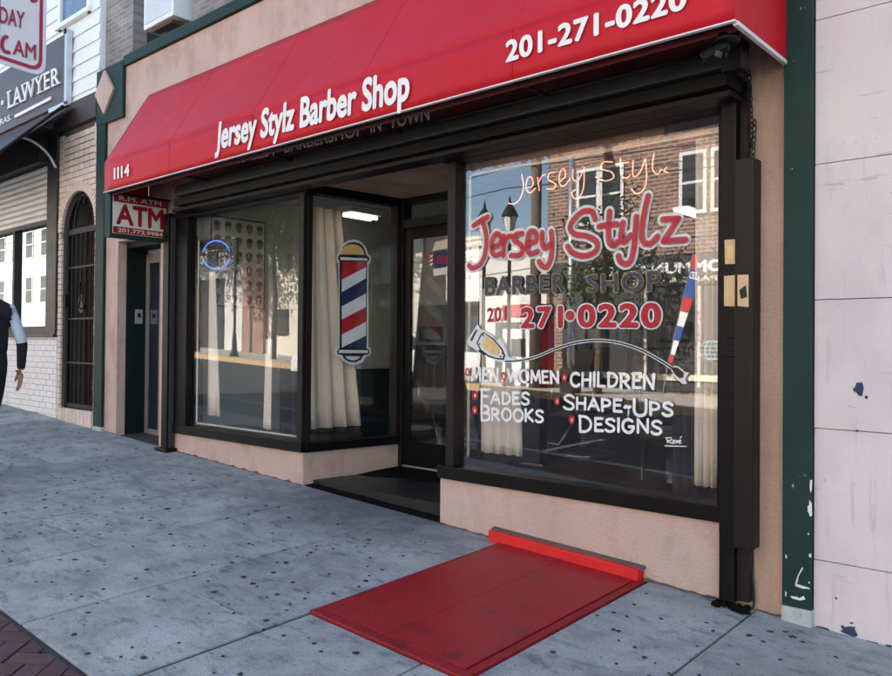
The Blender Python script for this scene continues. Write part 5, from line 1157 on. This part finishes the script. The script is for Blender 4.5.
def street_lamp(x, y, label):
    t = thing('street_lamp', label, 'street lamp', 'lantern street lamps across the street'); z = GR(x)+.15
    MB().lathe((x, y, z), [(.16, 0), (.16, .08), (.10, .2), (.07, .7), (.05, .9), (.045, 3.6), (.07, 3.7), (.04, 3.8)], 14).build('post', 'iron', t, smooth=True)
    MB().lathe((x, y, z+3.8), [(.07, 0), (.10, .06), (.17, .42), (.16, .44)], 8).build('lantern_glass', 'far_white', t)
    MB().lathe((x, y, z+4.24), [(.22, 0), (.2, .04), (.10, .24), (.04, .3), (.03, .42), (.005, .52)], 10).build('lantern_cap', 'iron', t)
    for k in range(4): a = math.pi/4+k*math.pi/2; MB().tube([(x+.08*math.cos(a), y+.08*math.sin(a), z+3.82), (x+.18*math.cos(a), y+.18*math.sin(a), z+4.25)], .012, 5).build('lantern_rib', 'iron', t)
street_lamp(-11.85, -11.55, 'black lantern street lamp across the street in front of the white building'); street_lamp(-12.95, -11.9, 'black lantern street lamp standing second beside the utility pole'); street_lamp(-24.0, -11.6, 'black lantern street lamp across the street in front of the cream building')
up_ = thing('utility_pole', 'tall brown wooden utility pole with crossarms and overhead wires', 'utility pole')
MB().tube([(-11.22, -11.8, GR(-11)-.2), (-11.22, -11.8, 9.5)], [.15, .11], 12).build('pole', 'pole_wood', up_, smooth=True)
for z in (8.2, 9.0): bx('crossarm', 'pole_wood', up_, -11.28, -11.16, -12.7, -10.9, z, z+.12)
for k, (y, z) in enumerate(((-12.6, 9.15), (-11.8, 9.15), (-11.0, 9.15), (-12.6, 8.35), (-11.0, 8.35), (-11.65, 6.6), (-11.65, 6.1), (-11.65, 5.6))):
    pts = [(-60+80*i/20, y, z-.02*(i-12)*0+ .0035*((-60+80*i/20+11.22) % 30-15)**2-.78 + .02*abs(-60+80*i/20+11.22)) for i in range(21)]; MB().tube(pts, .014, 5).build('wire', 'iron', up_)
lp_ = thing('metal_pole', 'grey steel pole with base box on the opposite pavement', 'pole')
MB().tube([(-10.0, -11.5, .4), (-10.0, -11.5, 6.0)], [.09, .07], 12).build('shaft', 'alu', lp_, smooth=True); bx('base_box', 'grey_metal', lp_, -10.18, -9.82, -11.68, -11.32, .4, 1.05, bevel=.02)
def tree(x, y, h, rad, label, seed, n=2600, lf=1.0):
    random.seed(seed); t = thing('street_tree', label, 'tree', 'street trees'); z0 = GR(x)+.14; tb = MB()
    tb.tube([(x, y, z0), (x+.04, y, z0+h*.25), (x-.03, y+.03, z0+h*.5), (x, y, z0+h*.8)], [.11, .09, .07, .03], 8); tips = []
    for k in range(14):
        a = random.random()*6.28; zz = z0+h*random.uniform(.42, .8); L = rad*random.uniform(.5, 1); e = Vector((x+L*math.cos(a), y+L*math.sin(a), zz+L*random.uniform(.3, .9)))
        tb.tube([(x, y, zz), tuple((Vector((x, y, zz))+e)/2+Vector((0, 0, .08))), tuple(e)], [.035, .02, .008], 5); tips.append(e)
    tb.build('trunk', 'trunk', t, smooth=True); lb = MB(); cl = tips+[Vector((x+random.gauss(0, rad*.4), y+random.gauss(0, rad*.4), z0+h*random.uniform(.5, 1))) for _ in range(14)]
    for _ in range(n):
        c = random.choice(cl)+Vector((random.gauss(0, .24*lf), random.gauss(0, .24*lf), random.gauss(0, .22*lf))); u = Vector((random.gauss(0, 1), random.gauss(0, 1), random.gauss(0, 1))).normalized(); v = u.orthogonal().normalized(); s = random.uniform(.04, .075)*lf
        lb.add([c-u*s, c+v*s*.5, c+u*s, c-v*s*.5], [(0, 1, 2, 3)])
    lb.build('crown', 'leaf', t, fixn=False)
tree(-9.55, -11.95, 4.5, .8, 'small leafy street tree in front of the brick building', 3)
tree(-27.0, -11.9, 8.4, 2.3, 'tall leafy street tree in front of the white row house', 4, 7500, 1.9); tree(-22.4, -12.1, 8.0, 2.2, 'tall leafy street tree in front of the cream building', 9, 7500, 1.9); tree(-31.8, -11.9, 8.6, 2.4, 'tall leafy street tree in front of the brick row house', 12, 8000, 1.9)
# feather flag
fl = thing('feather_flag', 'red white and blue feather flag on a leaning pole outside the phone shop', 'flag')
pt, pb = Vector((-7.38, -12.3, 3.62)), Vector((-7.98, -12.3, 1.1)); base_ = Vector((-8.1, -12.3, GR(-8)+.15))
MB().tube([base_, pb, pt], .015, 6).build('flag_pole', 'alu', fl); ax_ = (pt-pb); sdv = Vector((.97, 0, -.23)).normalized()
mlist = ['flag_red', 'flag_blue', 'flag_blue', 'flag_red', 'flag_white', 'flag_blue', 'flag_white', 'flag_red']
for k, mm in enumerate(mlist):
    t0, t1 = 1-k/8, 1-(k+1)/8; wd = lambda t: .23*min(1, 3*(1-t)+.35)*min(1, .35+t)
    a = pb+ax_*t0; b = pb+ax_*t1; MB().prism([a, a+sdv*wd(t0), b+sdv*wd(t1), b], (0, .006, 0)).build('flag_panel', mm, fl)
for tx, t in (('CELL', .79),):
    c = pb+ax_*t+sdv*.03; u = sdv*.18; v = ax_.normalized()*.16; mb = MB(); text_on(mb, tx, c+u, c, c+u+v, c+v, push=(0, .01, 0), offset=.03, flip=True); mb.build('lettering', 'white_letter', fl, fixn=False)
kk = thing('sidewalk_kiosk', 'red and white box kiosk on the opposite pavement by the steel pole', 'kiosk')
bx('cabinet', 'flag_white', kk, -12.4, -11.35, -12.6, -12.0, .45, 2.0, bevel=.02); bx('post', 'flag_red', kk, -11.34, -11.2, -12.6, -12.0, .45, 2.3); bx('header', 'flag_red', kk, -12.4, -11.2, -12.62, -11.98, 2.31, 2.62, bevel=.02); bx('screen', 'far_dark', kk, -12.1, -11.65, -12.0, -11.985, 1.3, 1.75)
# parked car
car = thing('parked_car', 'white sedan parked at the opposite kerb in front of the white building', 'car')
cx0, cy0 = -13.0, -10.05
cz0 = GR(cx0)+.05
def body_section(pts, y0, y1, name, m, tp=.0):
    MB().hexa  # profile extruded across the car's width
    n = len(pts); zmx = max(z for _, z in pts); lo = [(cx0-x, y0+(tp*(z/zmx)), cz0+z) for x, z in pts]; hi = [(cx0-x, y1-(tp*(z/zmx)), cz0+z) for x, z in pts]
    return MB().add(lo+hi, [tuple(range(n)), tuple(reversed(range(n, 2*n)))]+[(i, (i+1) % n, n+(i+1) % n, n+i) for i in range(n)]).build(name, m, car, bevel=.04)
bo = body_section([(0, .32), (.02, .62), (.12, .72), (1.1, .86), (3.5, .92), (4.45, .88), (4.6, .6), (4.58, .3)], cy0-.88, cy0+.88, 'body', 'car_white', .06)
ca2 = body_section([(1.15, .84), (1.9, 1.36), (2.4, 1.44), (3.1, 1.40), (3.85, .90)], cy0-.80, cy0+.80, 'cabin', 'car_white', .18)
for s in (-1, 1):
    q = [(1.45, .92), (1.98, 1.31), (2.42, 1.37), (3.02, 1.33), (3.55, .94)]; MB().prism([(cx0-x, cy0+s*(.80-.18*z/1.44+.004), cz0+z) for x, z in q], (0, s*.006, 0)).build('side_window', 'glass_dark', car)
    for wx in (.85, 3.7):
        c = Vector((cx0-wx, cy0+s*.80, cz0+.31)); w = MB().tube([c-Vector((0, .1, 0)), c+Vector((0, .1, 0))], .32, 20).build('wheel', 'rubber', car); MB().tube([c+Vector((0, s*.1, 0)), c+Vector((0, s*.108, 0))], .2, 16).build('rim', 'alu', w)
    MB().box(cx0-.06, cx0+.01, cy0+s*.55-.18, cy0+s*.55+.18, cz0+.52, cz0+.66).build('headlight', 'glass_sky', car); MB().box(cx0-4.62, cx0-4.54, cy0+s*.6-.16, cy0+s*.6+.16, cz0+.6, cz0+.75).build('taillight', 'flag_red', car)
ws1 = [(1.2, .90), (1.88, 1.36)]; y_ = .68
MB().add([(cx0-1.18+.02, cy0-y_, cz0+.90), (cx0-1.18+.02, cy0+y_, cz0+.90), (cx0-1.86+.02, cy0+.6, cz0+1.37), (cx0-1.86+.02, cy0-.6, cz0+1.37)], [(0, 1, 2, 3)]).build('windscreen', 'glass_dark', car)

# ================================================================== PASSER-BY, walking away up the street
pr = thing('person', 'person in black vest and light blue shirt walking up the pavement past the law office', 'person')
dP = ray(-15, 380); hl = math.hypot(dP.x, dP.y); RP = 7.2; pc_ = CAM+dP*(RP/hl)
pg = G(pc_.x, pc_.y)
def skin(name, verts, edges, radii, sub=2, root=0):
    me = bpy.data.meshes.new(name); me.from_pydata(verts, edges, []); o = bpy.data.objects.new(name, me); COL.objects.link(o)
    o.modifiers.new('s', 'SKIN'); sm = o.modifiers.new('d', 'SUBSURF'); sm.levels = sub; sm.render_levels = sub
    for i, r in enumerate(radii):
        me.skin_vertices[0].data[i].radius = r if isinstance(r, tuple) else (r, r)
    me.skin_vertices[0].data[root].use_root = True
    bpy.context.view_layer.update(); m2 = bpy.data.meshes.new_from_object(o.evaluated_get(bpy.context.evaluated_depsgraph_get()))
    bpy.data.objects.remove(o); m2.name = name; o2 = bpy.data.objects.new(name, m2); COL.objects.link(o2); o2.parent = pr
    m2.polygons.foreach_set('use_smooth', [True]*len(m2.polygons)); return o2
# local frame: x = person's right, y = walking direction, z up from the pavement
V_ = [(0, 0, .95), (0, 0, 1.10), (0, .0, 1.28), (0, .0, 1.42), (0, .01, 1.50), (0, .03, 1.58), (0, .04, 1.68), (0, .03, 1.76),
      (.09, 0, .91), (.10, .20, .52), (.10, .16, .09), (.10, .30, .04),          # right leg, forward
      (-.09, 0, .91), (-.09, -.02, .50), (-.09, -.36, .26), (-.09, -.36, .13),   # left leg, trailing, heel up
      (.17, 0, 1.40), (.255, -.05, 1.14), (.275, .03, .91),                       # right arm
      (-.17, 0, 1.40), (-.225, .05, 1.14), (-.235, .18, .96)]
E_ = [(0, 1), (1, 2), (2, 3), (3, 4), (4, 5), (5, 6), (6, 7), (0, 8), (8, 9), (9, 10), (10, 11), (0, 12), (12, 13), (13, 14), (14, 15), (3, 16), (16, 17), (17, 18), (3, 19), (19, 20), (20, 21)]
RR = [(.15, .11), (.15, .105), (.165, .115), (.14, .10), (.06, .06), (.065, .075), (.085, .10), (.06, .075), .09, .062, .045, .035, .09, .062, .045, .035, .062, .046, .032, .062, .046, .032]
bd = skin('body', V_, E_, RR)
for k in ('cloth_black', 'cloth_light', 'skin', 'head_hair'): bd.data.materials.append(MATS[k])
for f in bd.data.polygons:
    c = f.center
    if c.z > 1.50: f.material_index = 3 if (c.z > 1.68 or c.y < .0) else 2
    elif abs(c.x) > .165 and c.z > 1.14: f.material_index = 1
    elif abs(c.x) > .19 and c.z < .93 and c.z > .85: f.material_index = 2
    elif abs(c.x) < .08 and c.z > 1.44: f.material_index = 1
    else: f.material_index = 0
# vest over the shirt
vv = skin('vest', [(0, 0, .98), (0, 0, 1.14), (0, 0, 1.30), (0, 0, 1.43)], [(0, 1), (1, 2), (2, 3)], [(.175, .135), (.172, .13), (.185, .138), (.13, .11)]); vv.data.materials.append(MATS['cloth_black'])
for s, hx, hy, hz in ((1, .275, .03, .91), (-1, -.235, .18, .96)):
    vs = [(hx, hy, hz), (hx, hy+.01, hz-.07)]; es = [(0, 1)]; rd = [(.022, .032), (.02, .036)]
    for k, (dy, L) in enumerate(((-.026, .06), (-.009, .075), (.009, .08), (.026, .07))):
        b = len(vs); vs += [(hx, hy+.01+dy, hz-.09), (hx-s*.006, hy+.012+dy, hz-.09-L*.55), (hx-s*.02, hy+.014+dy, hz-.09-L)]; es += [(1, b), (b, b+1), (b+1, b+2)]; rd += [.0095, .0085, .0075]
    b = len(vs); vs += [(hx-s*.012, hy+.05, hz-.05), (hx-s*.022, hy+.062, hz-.09)]; es += [(0, b), (b, b+1)]; rd += [.011, .009]
    h = skin('hand', vs, es, rd, 1); h.data.materials.append(MATS['skin'])
for k, (x, y, z, tilt) in enumerate(((.10, .22, .05, 0), (-.09, -.40, .17, 70))):
    sh_ = MB().box(-.045, .045, -.12, .15, -.045, .03).build('shoe', 'leather', pr, bevel=.025); sh_.location = (x, y, z); sh_.rotation_euler = (R(-tilt), 0, 0)
pr.location = (pc_.x, pc_.y, pg); pr.rotation_euler = (0, 0, R(90)); pr.scale = (1, 1, 1)
